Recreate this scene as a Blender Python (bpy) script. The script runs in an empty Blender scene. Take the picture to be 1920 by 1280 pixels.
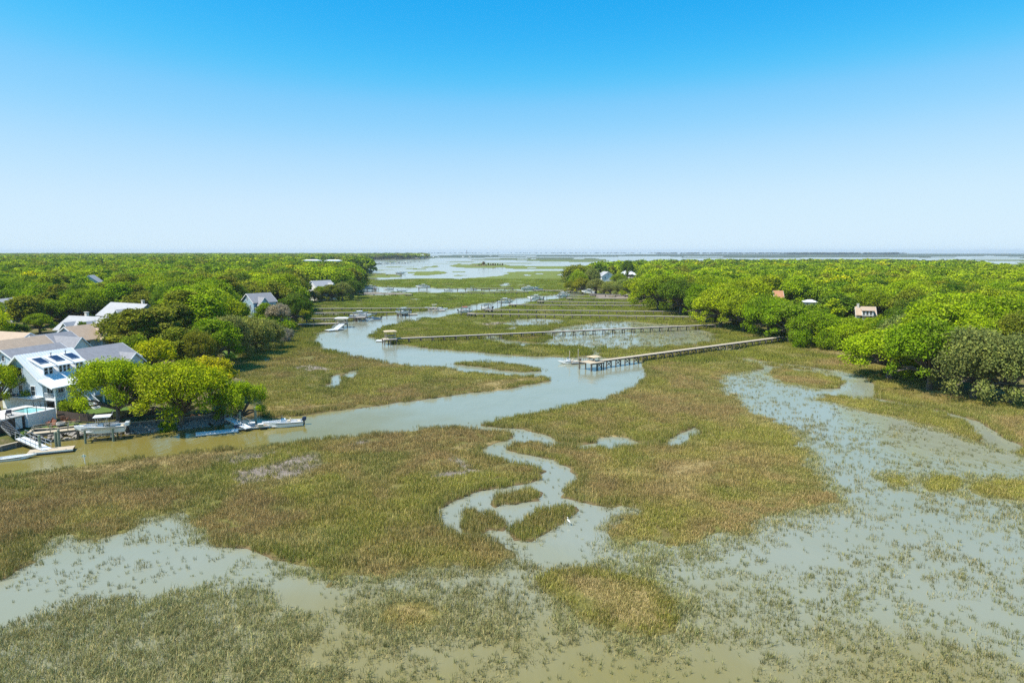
import bpy, math, random
import numpy as np
from mathutils import Vector, Matrix
random.seed(7); RNG = np.random.default_rng(11)
S = bpy.context.scene
COL = S.collection

# ------------------------------------------------------------------ camera, sky, sun, exposure
CAM_H, FPX, HOR = 28.0, 1280.0, 471.5          # metres above the water; focal length and horizon in photo pixels (1920 wide)
TH = math.atan((640 - HOR) / FPX)
cd = bpy.data.cameras.new('camera'); cam = bpy.data.objects.new('camera', cd); COL.objects.link(cam)
cam.location = (0, 0, CAM_H); cam.rotation_euler = (math.pi / 2 - TH, 0, 0)
cd.sensor_width = 36; cd.lens = 36 * FPX / 1920; cd.clip_start = .5; cd.clip_end = 60000
S.camera = cam
SUN_AZ, SUN_EL = math.radians(-112), math.radians(58)      # azimuth from +Y towards +X
wd = bpy.data.worlds.new('World'); S.world = wd; wd.use_nodes = True
wn = wd.node_tree; wn.nodes.clear()
sky = wn.nodes.new('ShaderNodeTexSky'); sky.sky_type = 'NISHITA'; sky.sun_disc = False
sky.sun_elevation = SUN_EL; sky.sun_rotation = SUN_AZ; sky.altitude = 0
sky.air_density = 1.0; sky.dust_density = 0.0; sky.ozone_density = 1.0
# one even colour grade of the whole sky (the photograph's blue is deeper than the clear-sky model's)
EXPO = 2 ** .6
sc0 = wn.nodes.new('ShaderNodeVectorMath'); sc0.operation = 'SCALE'; sc0.inputs['Scale'].default_value = .0657
wn.links.new(sky.outputs[0], sc0.inputs[0]); sep = wn.nodes.new('ShaderNodeSeparateXYZ'); wn.links.new(sc0.outputs[0], sep.inputs[0]); cmb = wn.nodes.new('ShaderNodeCombineXYZ')
for ch, pts in enumerate(([(0, 0), (.06, .004), (.108, .022), (.172, .24), (.28, .52), (.40, .64), (1, .72)], [(0, 0), (.10, .25), (.176, .42), (.256, .62), (.40, .80), (.52, .86), (1, .9)], [(0, 0), (.15, .55), (.284, .90), (.36, .98), (.44, 1.0), (1, 1.0)])):
    fc = wn.nodes.new('ShaderNodeFloatCurve'); cv = fc.mapping.curves[0]
    while len(cv.points) < len(pts): cv.points.new(.5, .5)
    for q, (x, y) in zip(cv.points, pts): q.location = (x, y); q.handle_type = 'AUTO_CLAMPED'
    fc.mapping.update(); wn.links.new(sep.outputs[ch], fc.inputs['Value']); wn.links.new(fc.outputs[0], cmb.inputs[ch])
sc1 = wn.nodes.new('ShaderNodeVectorMath'); sc1.operation = 'SCALE'; sc1.inputs['Scale'].default_value = 1 / (.13 * EXPO)
wn.links.new(cmb.outputs[0], sc1.inputs[0])
bg = wn.nodes.new('ShaderNodeBackground'); bg.inputs['Strength'].default_value = 0.13
wo = wn.nodes.new('ShaderNodeOutputWorld')
wn.links.new(sc1.outputs[0], bg.inputs['Color']); wn.links.new(bg.outputs[0], wo.inputs['Surface'])
sd_ = bpy.data.lights.new('sun', 'SUN'); sun = bpy.data.objects.new('sun', sd_); COL.objects.link(sun)
sd_.energy = 4.9; sd_.angle = math.radians(.53); sd_.color = (1, .94, .83)
to_sun = Vector((math.sin(SUN_AZ) * math.cos(SUN_EL), math.cos(SUN_AZ) * math.cos(SUN_EL), math.sin(SUN_EL)))
sun.rotation_euler = to_sun.to_track_quat('Z', 'Y').to_euler(); sun.location = (0, 0, 60)
S.view_settings.view_transform = 'Standard'; S.view_settings.look = 'None'
S.view_settings.exposure = 0.6; S.view_settings.gamma = 1
S.render.engine = 'CYCLES'
S.cycles.max_bounces = 6; S.cycles.diffuse_bounces = 3; S.cycles.glossy_bounces = 3; S.cycles.transmission_bounces = 3
S.cycles.volume_bounces = 0; S.cycles.caustics_reflective = False; S.cycles.caustics_refractive = False
S.cycles.use_denoising = False

# ------------------------------------------------------------------ pixels to ground
def W(x, y, z=0.0):
    """Photo pixel to the point at height z it shows."""
    a = (x - 960) / FPX; b = (640 - y) / FPX
    dy = math.cos(TH) + b * math.sin(TH); dz = -math.sin(TH) + b * math.cos(TH)
    t = (z - CAM_H) / dz
    return Vector((a * t, dy * t, z))
def proj(p):
    """World point to photo pixel and depth."""
    zc = p[1] * math.cos(TH) + (CAM_H - p[2]) * math.sin(TH)
    yc = p[1] * math.sin(TH) - (CAM_H - p[2]) * math.cos(TH)
    return 960 + FPX * p[0] / zc, 640 - FPX * yc / zc, zc
def PL(s):
    """'x,y x,y' -> list of number tuples."""
    return [tuple(float(v) for v in q.split(',')) for q in s.split()]
def WP(s, z=0.0):
    return np.array([W(p[0], p[1], z)[:2] for p in PL(s)])

# ------------------------------------------------------------------ noise and signed distance (numpy)
def vnoise(x, y, seed=0):
    xi = np.floor(x).astype(np.int64); yi = np.floor(y).astype(np.int64)
    fx = x - xi; fy = y - yi
    fx = fx * fx * (3 - 2 * fx); fy = fy * fy * (3 - 2 * fy)
    def h(i, j):
        n = (i * 374761393 + j * 668265263 + seed * 974711) & 0x7fffffff
        n = ((n ^ (n >> 13)) * 1274126177) & 0x7fffffff
        n = ((n ^ (n >> 16)) * 1911520717) & 0x7fffffff
        return ((n ^ (n >> 11)) & 0xffff) / 65535.0
    return (h(xi, yi) * (1 - fx) + h(xi + 1, yi) * fx) * (1 - fy) + (h(xi, yi + 1) * (1 - fx) + h(xi + 1, yi + 1) * fx) * fy
def fbm(x, y, seed=0, o=4):
    s = 0; a = .5; t = 0
    for k in range(o):
        s = s + a * vnoise(x, y, seed + k * 17); t += a; a *= .5; x = x * 2.03 + 3.1; y = y * 2.03 + 1.7
    return s / t
def poly_sd(P, poly, far=40.0):
    """Signed distance, positive inside; clipped outside the bounding box."""
    out = np.full(len(P), -far)
    lo = poly.min(0) - far; hi = poly.max(0) + far
    m = (P[:, 0] > lo[0]) & (P[:, 0] < hi[0]) & (P[:, 1] > lo[1]) & (P[:, 1] < hi[1])
    Q = P[m]
    if len(Q) == 0: return out
    d2 = np.full(len(Q), 1e18); ins = np.zeros(len(Q), bool)
    n = len(poly)
    for i in range(n):
        a = poly[i]; b = poly[(i + 1) % n]; e = b - a
        w = Q - a; L = e @ e
        if L < 1e-12: continue
        t = np.clip((w @ e) / L, 0, 1)
        dx = w[:, 0] - t * e[0]; dy = w[:, 1] - t * e[1]
        d2 = np.minimum(d2, dx * dx + dy * dy)
        c = (a[1] > Q[:, 1]) != (b[1] > Q[:, 1])
        if c.any():
            ins ^= c & (Q[:, 0] < (b[0] - a[0]) * (Q[:, 1] - a[1]) / (b[1] - a[1] + 1e-12) + a[0])
    d = np.sqrt(d2); out[m] = np.where(ins, d, -d)
    return out
def stroke_sd(P, pts, far=40.0):
    """Distance to a polyline of varying half width, positive inside. pts: rows x, y, halfwidth (world)."""
    out = np.full(len(P), -far)
    lo = pts[:, :2].min(0) - far; hi = pts[:, :2].max(0) + far
    m = (P[:, 0] > lo[0]) & (P[:, 0] < hi[0]) & (P[:, 1] > lo[1]) & (P[:, 1] < hi[1])
    Q = P[m]; best = np.full(len(Q), -far)
    for i in range(len(pts) - 1):
        a = pts[i]; b = pts[i + 1]; e = (b - a)[:2]; w = Q - a[:2]
        t = np.clip((w @ e) / max(e @ e, 1e-9), 0, 1)
        dx = w[:, 0] - t * e[0]; dy = w[:, 1] - t * e[1]
        best = np.maximum(best, a[2] + (b[2] - a[2]) * t - np.sqrt(dx * dx + dy * dy))
    out[m] = best
    return out
def WS(s):
    return np.array([[*W(p[0], p[1])[:2], p[2]] for p in PL(s)])

# ------------------------------------------------------------------ the map: marsh, creeks, ponds, upland
# '+': grassy marsh, '!': small solid grass island, '-': open water, 's': creek as a line with half widths in metres
MAP = [
 ('+', '-400,945 0,899 80,886 169,873 253,860 338,852 422,843 464,841 549,831 640,822 720,813 800,804 850,801 905,806 960,811 980,815 962,823 930,832 912,840 930,852 985,862 1018,872 1032,885 1020,896 985,905 935,915 895,926 862,941 846,956 843,970 850,988 880,1006 930,1014 975,1030 999,1073 961,1061 893,1073 809,1078 724,1090 640,1090 561,1077 540,1073 506,1048 464,1031 401,1029 359,1018 380,993 338,970 287,972 236,997 177,1018 148,1010 122,1006 93,1031 84,1052 42,1067 0,1092 -400,1230'),
 ('+', '900,797 940,789 1000,777 1060,765 1120,751 1165,738 1200,722 1212,708 1204,690 1196,676 1205,668 1240,662 1290,657 1335,660 1375,672 1420,684 1442,693 1400,700 1355,705 1360,725 1385,750 1415,775 1455,795 1495,812 1520,840 1532,872 1560,905 1568,938 1510,958 1455,975 1400,1000 1340,1018 1270,1026 1200,1020 1140,1012 1118,996 1150,976 1180,957 1150,950 1090,942 1052,932 1068,905 1072,880 1040,862 960,845 945,835 985,828 985,812 930,805'),
 ('s', '870,800,1.0 930,803,.7 975,807,1.0 987,815,1.6 975,824,1.5 945,833,1.4 920,841,1.3 930,851,1.3 975,859,1.4 1020,868,1.5 1050,880,1.6 1062,892,1.6 1055,903,1.7 1020,912,1.8 975,918,1.7 915,930,1.6 880,942,1.7 856,958,1.8 852,975,1.6 875,998,1.2'),
 ('s', '985,812,1.6 1010,820,1.9 1030,832,1.5 1080,838,.7 1140,835,1.8 1160,830,3.0 1185,834,.6 1262,832,.3'),
 ('-', '1246,836 1268,812 1297,799 1310,805 1296,824 1274,838'),
 ('-', '855,948 900,930 960,922 1020,918 1062,942 1110,950 1172,957 1125,978 1090,1004 1075,1035 1110,1058 1060,1048 1005,1030 940,1016 880,1006 852,985'),
 ('s', '1062,1025,2.5 1080,1050,1.6 1130,1060,1.2 1190,1075,1.3 1250,1100,1.6'),
 ('+', '922,944 938,930 952,930 966,920 1000,917 1020,922 1012,934 1018,940 990,942 972,948 948,946 934,953'),
 ('+', '866,988 874,962 884,950 898,952 908,962 926,966 950,984 938,994 912,992 902,1003 884,1004'),
 ('+', '954,992 972,974 990,972 1004,960 1038,955 1078,948 1084,958 1062,970 1064,984 1046,990 1034,1005 1012,1008 1000,1020 976,1010 958,1012'),
 ('!', '1007,1094 1020,1069 1062,1061 1146,1067 1210,1086 1252,1111 1281,1137 1277,1180 1222,1198 1146,1188 1096,1160 1062,1134 1020,1111'),
 ('!', '712,1148 740,1126 800,1124 832,1145 826,1170 770,1178 724,1170'),
 ('+', '500,784 560,780 640,770 720,760 800,747 880,735 960,725 1020,717 1040,713 1030,709 960,704 900,699 856,693 800,687.5 740,681 690,673 640,663 607,652 595,641 598,628 618,613 600,608 560,608 520,618 480,635 440,655 410,690 440,730 470,775'),
 ('-', '612,724 624,706 642,702 641,714 630,727'), ('-', '646,707 660,694 676,691 674,702 660,709'),
 ('s', '838,688,1.6 870,692,2.2 910,696,2.4 983,701,2.2 1030,703,2.5'), ('!', '853,682 880,678.5 940,681 1000,688 1011,693.5 990,696 920,689'),
 ('+', '708,631 715,622 728,614 750,607 783,600 820,594 866,588 905,583 940,578 975,571 1000,567 1045,562 1075,559 1095,556 1110,548 1190,546 1230,560 1310,583 1365,600 1475,625 1460,636 1380,646 1300,660 1240,663 1200,673 1150,673 1100,670 1056,670 983,667 910,661 837,656 765,648 728,639'),
 ('-', '925,605 950,598 1000,596 1060,600 1050,606 990,610 940,609'),
 ('-', '1015,622 1060,612 1130,602 1210,605 1300,612 1335,625 1345,638 1290,645 1220,652 1190,655 1150,655 1110,652 1050,650 1000,646 1030,636 1022,630'),
 ('-', '895,632 930,630 960,638 1000,645 1000,650 960,648 920,640'),
 ('s', '1120,650,1.5 1116,660,1.3 1110,669,1.5'), ('s', '940,622,1.2 955,618,2 960,614,1.2'), ('s', '842,613,.8 862,612,2 868,614,1'),
 ('+', '1300,657 1380,645 1465,630 1600,632 1640,655 1700,690 1780,715 1860,728 2400,750 2400,925 1920,858 1860,842 1800,822 1730,800 1650,778 1560,757 1525,746 1550,738 1590,744 1640,748 1632,728 1598,705 1530,696 1450,688 1400,674 1340,664'),
 ('s', '1345,665,.6 1400,675,1 1440,681,1.2 1500,688,1.4 1560,696,1.8 1595,706,2.5 1612,722,3 1600,738,3'),
 ('s', '1640,747,1 1690,757,.8 1760,773,1 1810,790,1.4 1850,810,1.6 1885,838,2'),
 ('s', '1300,648,1 1360,655,2.2 1400,660,1.2'),
 ('+', '1425,702 1470,692 1540,700 1575,712 1565,728 1510,730 1455,716'),
 ('!', '1660,902 1672,893 1692,893 1702,902 1690,912 1668,911'),
 ('!', '1728,906 1745,893 1780,892 1806,904 1792,920 1752,924'),
 ('!', '1808,912 1850,898 1920,902 2100,915 2100,960 1920,940 1850,932'),
 ('+', '680,548 760,549 850,548.5 900,547 940,546.5 1000,546 1040,546.5 1052,548.5 1045,551.5 1020,555 990,558 960,561 935,565 900,570 880,574 860,577 830,580 800,583 760,588 720,592 700,594 680,597 655,601 640,605 618,613 580,612 540,605 540,560 640,545'),
 ('-', '592,592 592,587.5 650,588.5 650,592'), ('-', '610,600 610,597 660,597 660,600'),
 ('-', '680,566 682,562 690,562 690,566'), ('-', '772,562 780,559 795,560 790,562.5'), ('-', '842,562 850,560.5 856,562 850,564'), ('-', '918,558 935,558 930,560'), ('-', '690,551 700,550 728,551 726,553'),
 ('+', '660,524 700,523.5 722,524 740,524.5 790,522 800,521 855,521 858,522.5 880,523.5 885,521 905,520 920,518 938,517 945,515.5 960,513.5 944,511 955,510 965,509.5 1000,508 1040,508 1090,507 1180,507 1180,547 1110,548 1095,545 1055,543.5 1030,544 985,543.5 960,543 925,542.5 880,541 840,540 785,538 735,537 700,536.5 660,536'),
 ('-', '1002,514 1006,512.6 1019,513 1016,514.5'), ('-', '985,516.5 990,515 1000,516 996,517'), ('-', '1048,516 1058,513.5 1071,515 1064,517'), ('-', '928,536 945,531 958,529 952,535'), ('-', '1032,526 1045,526 1046,528 1040,527.5'), ('-', '700,533 712,532 716,534'), ('-', '965,534 985,533.5 990,535 970,536'),
 ('+', '762,510 790,509 830,508 835,512 825,516 790,517 775,515'), ('+', '842,508.5 875,509 870,511 845,511'), ('+', '846,517 860,515 878,516 865,518'), ('+', '800,500 830,499.5 832,501 805,502'), ('+', '770,503 800,502.5 815,504 790,505.5'),
 ('+', '692,521 700,512 720,512 745,514 762,517 755,519.5 720,521'),
 ('+', '850,497 890,495 950,496 990,498 1040,499 1080,498 1120,498 1300,498 1300,504 1120,504 1060,505 1000,504.5 960,504 930,503 880,502 855,500'),
 ('-', '925,503 935,501 950,502 945,503.5'), ('-', '985,502.5 1000,501 1010,502.5'),
 ('+', '690,500.4 760,499.4 792,500.2 720,501.4'), ('+', '812,498.2 832,497.8 846,498.6 825,499.4'), ('+', '820,494.2 900,493.2 1000,492.8 1080,493.4 980,494.6 860,495.2'), ('+', '700,506 745,505.4 760,506.4 715,507.2'), ('+', '800,490.6 900,489.8 930,490.6 850,491.6'), ('+', '690,490.8 760,489.4 800,489.8 740,491.4'), ('+', '880,506.2 898,505.8 905,506.6'),
 ('+', '860,487 930,484.5 1000,483 1060,483 1120,484 1150,489 1130,491 1080,491.5 1000,490 960,488'),
 ('-', '960,485.8 1000,485 1010,485.6 980,486.6'), ('-', '1060,485 1090,484.6 1100,485.4'),
 ('+', '1130,492 1400,487 1650,485 1900,487 2400,488 2400,520 1900,520 1300,512 1150,506'),
 ('-', '1180,490 1230,487.5 1260,489 1225,492'), ('-', '1780,492 1850,491 1920,492.5 1900,494.5 1800,494'), ('-', '1700,486.5 1780,485.5 1840,489 1920,490 1920,492 1830,491'), ('-', '1816,504 1835,503 1836,505.5'),
 ('+', '740,482 860,477.8 1000,477.5 1300,477 1600,475.5 1800,475.5 2400,476 2400,487 1900,485 1650,482.5 1300,484 1240,482 1000,482 880,483.5 790,484.5'),
 ('-', '930,480 1000,479.5 1010,480.6 950,481'), ('-', '1130,481.5 1230,480.5 1290,482 1200,483.2'), ('-', '1740,482 1860,480 1920,482 1920,483.5 1800,483.4'), ('-', '870,479.4 920,479.2 925,480 880,480.2'), ('-', '1280,480.8 1330,480.2 1360,481.2 1300,482'),
]
LAND = [  # polygon, width of the slope up from the marsh, height
 ('-900,940 -300,868 0,842 52,829 62,819 110,817 145,812 236,806 320,798 390,791 419,786 445,781 485,777 500,769 490,750 455,720 425,695 440,672 470,655 510,642 545,630 552,612 548,602 575,592 580,580 572,566 600,558 650,555 677,548 682,541 670,530 640,527 680,521 700,517 708,511 690,500 640,494 640,488 795,485.5 800,483 760,480 -300,480 -2500,480 -2500,940', 3.5, 1.3),
 ('1056,540 1060,543 1110,547 1150,550 1190,552 1188,562 1215,571 1255,578 1290,585 1330,602 1345,608 1400,614 1440,622 1465,631 1520,638 1600,642 1622,652 1640,670 1700,702 1780,727 1860,740 2600,775 2600,530 1900,527 1830,515 1800,507 1500,504 1300,505 1200,508 1150,513 1110,521 1075,531', 5, 1.2),
 ('893,498 905,496.6 935,496.4 946,497.6 930,499 905,499.2', 6, 1.0),
]
YARD = '-900,936 -300,866 0,840 51,827.5 63,817 110,815 145,810 236,804.5 320,796.5 390,789.5 418,784.5 432,770 380,740 150,740 -100,730 -900,760'
SPARSE = [  # flooded ground with standing grass: polygon, cover 0..1
 ('1350,695 1420,698 1500,728 1540,748 1640,778 1730,800 1800,826 1850,846 1920,862 2500,930 2500,1600 1250,1600 1290,1200 1290,1120 1200,1060 1280,1000 1420,950 1500,905 1490,812 1385,750', .21),
 ('1355,700 1400,705 1450,745 1520,785 1575,825 1600,880 1640,935 1620,975 1560,985 1450,1020 1380,1040 1280,1065 1180,1060 1095,1035 1090,1005 1180,962 1300,960 1420,945 1500,905 1490,812 1385,750', .33),
 ('1120,1000 1180,965 1300,962 1440,948 1500,900 1545,905 1560,950 1460,985 1400,1015 1300,1040 1180,1045 1110,1030', .75),
 ('1820,935 1920,940 2200,960 2200,1060 1930,1020 1860,975', .45),
 ('1640,1040 1760,1010 1900,1000 2200,1040 2200,1180 1900,1130 1740,1110', .28),
 ('1330,1130 1420,1090 1560,1100 1700,1160 1900,1190 2300,1220 2300,1500 1500,1500 1380,1260', .31),
 ('561,1077 640,1090 724,1090 809,1078 893,1073 961,1061 1007,1094 1062,1134 1146,1188 1222,1198 1290,1185 1400,1230 1500,1500 560,1500 561,1225 620,1162 600,1120', .16),
 ('650,1150 700,1118 790,1098 900,1088 960,1105 985,1150 950,1200 850,1218 740,1222 670,1195', .66),
 ('1040,1180 1100,1165 1200,1195 1290,1180 1310,1200 1240,1235 1120,1230', .4),
 ('-400,1230 0,1165 76,1134 169,1122 236,1117 316,1101 380,1092 456,1084 506,1104 549,1125 608,1146 618,1164 590,1200 561,1225 582,1246 640,1300 680,1500 -400,1600', .8),
 ('600,1240 700,1225 790,1245 900,1240 960,1260 1000,1300 700,1400 600,1320', .42),
 ('93,1031 122,1006 177,1018 236,997 287,972 338,970 380,993 359,1018 300,1032 200,1036', .24),
 ('0,1095 42,1069 120,1052 250,1050 400,1040 520,1062 560,1080 500,1098 400,1086 300,1098 200,1114 60,1130 0,1150', .10),
 ('1015,622 1060,612 1130,602 1210,605 1300,612 1335,625 1345,638 1290,645 1220,652 1190,655 1150,655 1110,652 1050,650 1000,646 1030,636 1022,630', .3),
 ('895,632 930,630 960,638 1000,645 1000,650 960,648 920,640', .35), ('925,605 950,598 1000,596 1060,600 1050,606 990,610 940,609', .22),
 ('1390,674 1480,682 1600,690 1610,705 1500,695 1420,686', .3),
]
MUDDY = ['430,905 450,885 520,868 590,850 612,870 590,890 520,905 460,915', '800,895 835,884 900,880 915,886 880,896 830,900', '840,858 858,855 880,872 905,886 880,886', '645,838 680,826 705,824 690,834', '390,862 470,848 540,850 430,868', '550,690 600,688 640,696 580,698', '880,606 920,600 960,604 920,609', '1100,550 1185,552 1190,566 1110,560', '590,612 560,625 500,650 470,660 520,640', '690,548 760,550 740,554 690,553']
THATCH = ['1050,1075 1140,1075 1210,1092 1262,1125 1265,1170 1210,1188 1140,1175 1080,1130', '690,932 712,927 752,928 758,936 715,940', '1040,1100 1075,1085 1090,1088 1070,1106 1045,1112', '1120,1075 1160,1072 1178,1080 1130,1080', '715,1140 760,1128 820,1132 825,1160 760,1170', '0,880 120,876 330,852 460,846 440,862 260,880 60,905', '820,838 905,828 960,822 900,842 840,846', '1010,795 1060,790 1090,800 1040,806', '1140,700 1190,690 1200,700 1150,706', '1100,822 1180,812 1190,822 1120,832', '480,775 560,776 640,764 560,760 500,762', '1560,650 1620,662 1600,676 1500,660', '880,740 960,722 1030,712 1000,708 900,716', '1240,880 1300,860 1360,870 1320,900 1260,905']

MAPW = [(k, WS(s) if k == 's' else WP(s)) for k, s in MAP]
LANDW = [(WP(p), w, h) for p, w, h in LAND]; YARDW = WP(YARD)
SPW = [(WP(p), d) for p, d in SPARSE]; MUDW = [WP(p) for p in MUDDY]; THW = [WP(p) for p in THATCH]

def warp(P, k=1.0):
    D = np.hypot(P[:, 0], P[:, 1])
    Q = P.copy()
    for lam0, amp0, sd in ((4.0, .55, 1), (1.1, .22, 5), (14., 1.0, 9)):
        s = np.clip(D / 90, .8, 12); s = 2 ** np.round(np.log2(s))          # the hand-traced far outlines are coarser
        lam = lam0 * s; amp = amp0 * s * k * (np.ones(len(P)) if lam0 < 10 else np.clip((D - 60) / 200, 0, 1))
        Q[:, 0] += amp * 2 * (vnoise(P[:, 0] / lam, P[:, 1] / lam, sd) - .5)
        Q[:, 1] += amp * 2 * (vnoise(P[:, 0] / lam + 31, P[:, 1] / lam + 7, sd + 1) - .5)
    return Q
def fringe(P, Q):
    """1 beside the flooded flats, 0 by the open creek."""
    f = np.zeros(len(P)); n = P[:, 1] < 160
    if n.any():
        A = Q[n]; g = np.zeros(len(A))
        for p, c in SPW:
            if .12 < c < .79: t = np.clip((poly_sd(A, p, 9.0) + 6) / 6, 0, 1); g = np.maximum(g, t * t * (3 - 2 * t))
        f[n] = g
    return f
def ragged(P): return 4.4 * fbm(P[:, 0] / 2.6, P[:, 1] / 2.6, 33, 3) - 1.35
def fields(P):
    """Marsh, upland and yard signed distances, ground height, at world points."""
    Q = warp(P)
    m = np.full(len(P), -40.); isl = m.copy()
    for k, p in MAPW:
        if k == '+': m = np.maximum(m, poly_sd(Q, p))
        elif k == '!': isl = np.maximum(isl, poly_sd(Q, p))
        elif k == '-': m = np.minimum(m, -poly_sd(Q, p))
        else: m = np.minimum(m, -stroke_sd(Q, p))
    D = np.hypot(P[:, 0], P[:, 1])
    m = m - fringe(P, Q) * ragged(P)          # ragged, half drowned edge beside the flooded flats
    m = np.maximum(m, isl)
    mg = np.where(m > 0, (.11 + .07 * fbm(P[:, 0] / 5, P[:, 1] / 5, 3)) * np.tanh(m / .35) + np.clip(D * 6e-5, 0, .5), .9 * np.tanh(m / 1.6))
    z = mg
    l = np.full(len(P), -40.)
    for p, w, h in LANDW:
        s = poly_sd(Q if w > 0 else P, p); l = np.maximum(l, s)
        t = np.clip((s + 1.0) / w, 0, 1); t = t * t * (3 - 2 * t)
        z = np.where(s > -1.0, np.maximum(z, -.25 + (h + .25) * t + .5 * (fbm(P[:, 0] / 25, P[:, 1] / 25, 8) - .4) * t), z)
    y = poly_sd(P, YARDW)
    t = np.clip((y + .05) / .5, 0, 1)
    rise = 1.15 + .5 * np.clip((y - 2) / 6, 0, 1)
    z = np.where(y > -.05, np.maximum(z * (1 - t) + rise * t, -.5), z)
    return m, l, y, z

# ------------------------------------------------------------------ materials
class NT:
    def __init__(s, name):
        s.m = bpy.data.materials.new(name); s.m.use_nodes = True; s.t = s.m.node_tree; s.t.nodes.clear()
        s.out = s.n('ShaderNodeOutputMaterial')
    def n(s, ty, **kw):
        x = s.t.nodes.new(ty)
        for k, v in kw.items():
            if k.startswith('i_'): x.inputs[k[2:].replace('_', ' ')].default_value = v
            else: setattr(x, k, v)
        return x
    def l(s, a, b): s.t.links.new(a, b)
    def ramp(s, fac, stops, interp='LINEAR'):
        r = s.n('ShaderNodeValToRGB'); r.color_ramp.interpolation = interp
        e = r.color_ramp.elements
        while len(e) < len(stops): e.new(.5)
        for q, (p, c) in zip(e, stops): q.position = p; q.color = (*c, 1) if len(c) == 3 else c
        s.l(fac, r.inputs[0]); return r.outputs[0]
    def noise(s, scale, detail=4, rough=.55, vec=None, dist=0):
        x = s.n('ShaderNodeTexNoise'); x.inputs['Scale'].default_value = scale; x.inputs['Detail'].default_value = detail
        x.inputs['Roughness'].default_value = rough; x.inputs['Distortion'].default_value = dist
        if vec is not None: s.l(vec, x.inputs['Vector'])
        return x.outputs[0]
    def mix(s, f, a, b, mode='MIX'):
        x = s.n('ShaderNodeMix', data_type='RGBA', blend_type=mode)
        for v, k in ((f, 0), (a, 6), (b, 7)):
            if hasattr(v, 'node'): s.l(v, x.inputs[k])
            elif k == 0: x.inputs[0].default_value = v
            else: x.inputs[k].default_value = (*v, 1)
        return x.outputs[2]
    def math(s, op, a, b=0.0, clamp=False):
        x = s.n('ShaderNodeMath', operation=op); x.use_clamp = clamp
        for v, k in ((a, 0), (b, 1)):
            if hasattr(v, 'node'): s.l(v, x.inputs[k])
            else: x.inputs[k].default_value = v
        return x.outputs[0]
    def attr(s, name, ty='GEOMETRY', out='Fac'):
        x = s.n('ShaderNodeAttribute', attribute_name=name, attribute_type=ty); return x.outputs[out]
    def pos(s, scale=(1, 1, 1), rot=0):
        g = s.n('ShaderNodeNewGeometry'); m = s.n('ShaderNodeMapping'); m.inputs['Scale'].default_value = scale; m.inputs['Rotation'].default_value = (0, 0, rot)
        s.l(g.outputs['Position'], m.inputs['Vector']); return m.outputs[0]
    def principled(s, col, rough=.6, bump=None, bstr=.3, bdist=.05, **kw):
        p = s.n('ShaderNodeBsdfPrincipled')
        if hasattr(col, 'node'): s.l(col, p.inputs['Base Color'])
        else: p.inputs['Base Color'].default_value = (*col, 1)
        if hasattr(rough, 'node'): s.l(rough, p.inputs['Roughness'])
        else: p.inputs['Roughness'].default_value = rough
        for k, v in kw.items(): p.inputs[k.replace('_', ' ')].default_value = v
        if bump is not None:
            b = s.n('ShaderNodeBump'); b.inputs['Strength'].default_value = bstr; b.inputs['Distance'].default_value = bdist
            s.l(bump, b.inputs['Height']); s.l(b.outputs[0], p.inputs['Normal'])
        s.l(p.outputs[0], s.out.inputs['Surface']); return p

_M = {}
def mk(name, col, rough=.6, var=.18, scale=1.5, metal=0.0, spec=.5, bump=0.0, grain=None):
    """A plain surface with uneven colour, wear and slight relief."""
    if name in _M: return _M[name]
    t = NT(name); tc = t.n('ShaderNodeTexCoord'); v = tc.outputs['Object']
    if grain: mp = t.n('ShaderNodeMapping'); mp.inputs['Scale'].default_value = grain; t.l(v, mp.inputs['Vector']); v = mp.outputs[0]
    a = t.noise(scale, 5, .6, v); b = t.noise(scale * 7.3, 3, .6, v)
    f = t.math('ADD', t.math('MULTIPLY', a, .65), t.math('MULTIPLY', b, .35))
    lo = tuple(c * (1 - var) for c in col); hi = tuple(min(1, c * (1 + var * .7)) for c in col)
    t.principled(t.ramp(f, [(.3, lo), (.7, hi)]), rough, bump=b if bump else None, bstr=bump, bdist=.03, Metallic=metal, Specular_IOR_Level=spec)
    _M[name] = t.m; return t.m

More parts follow.
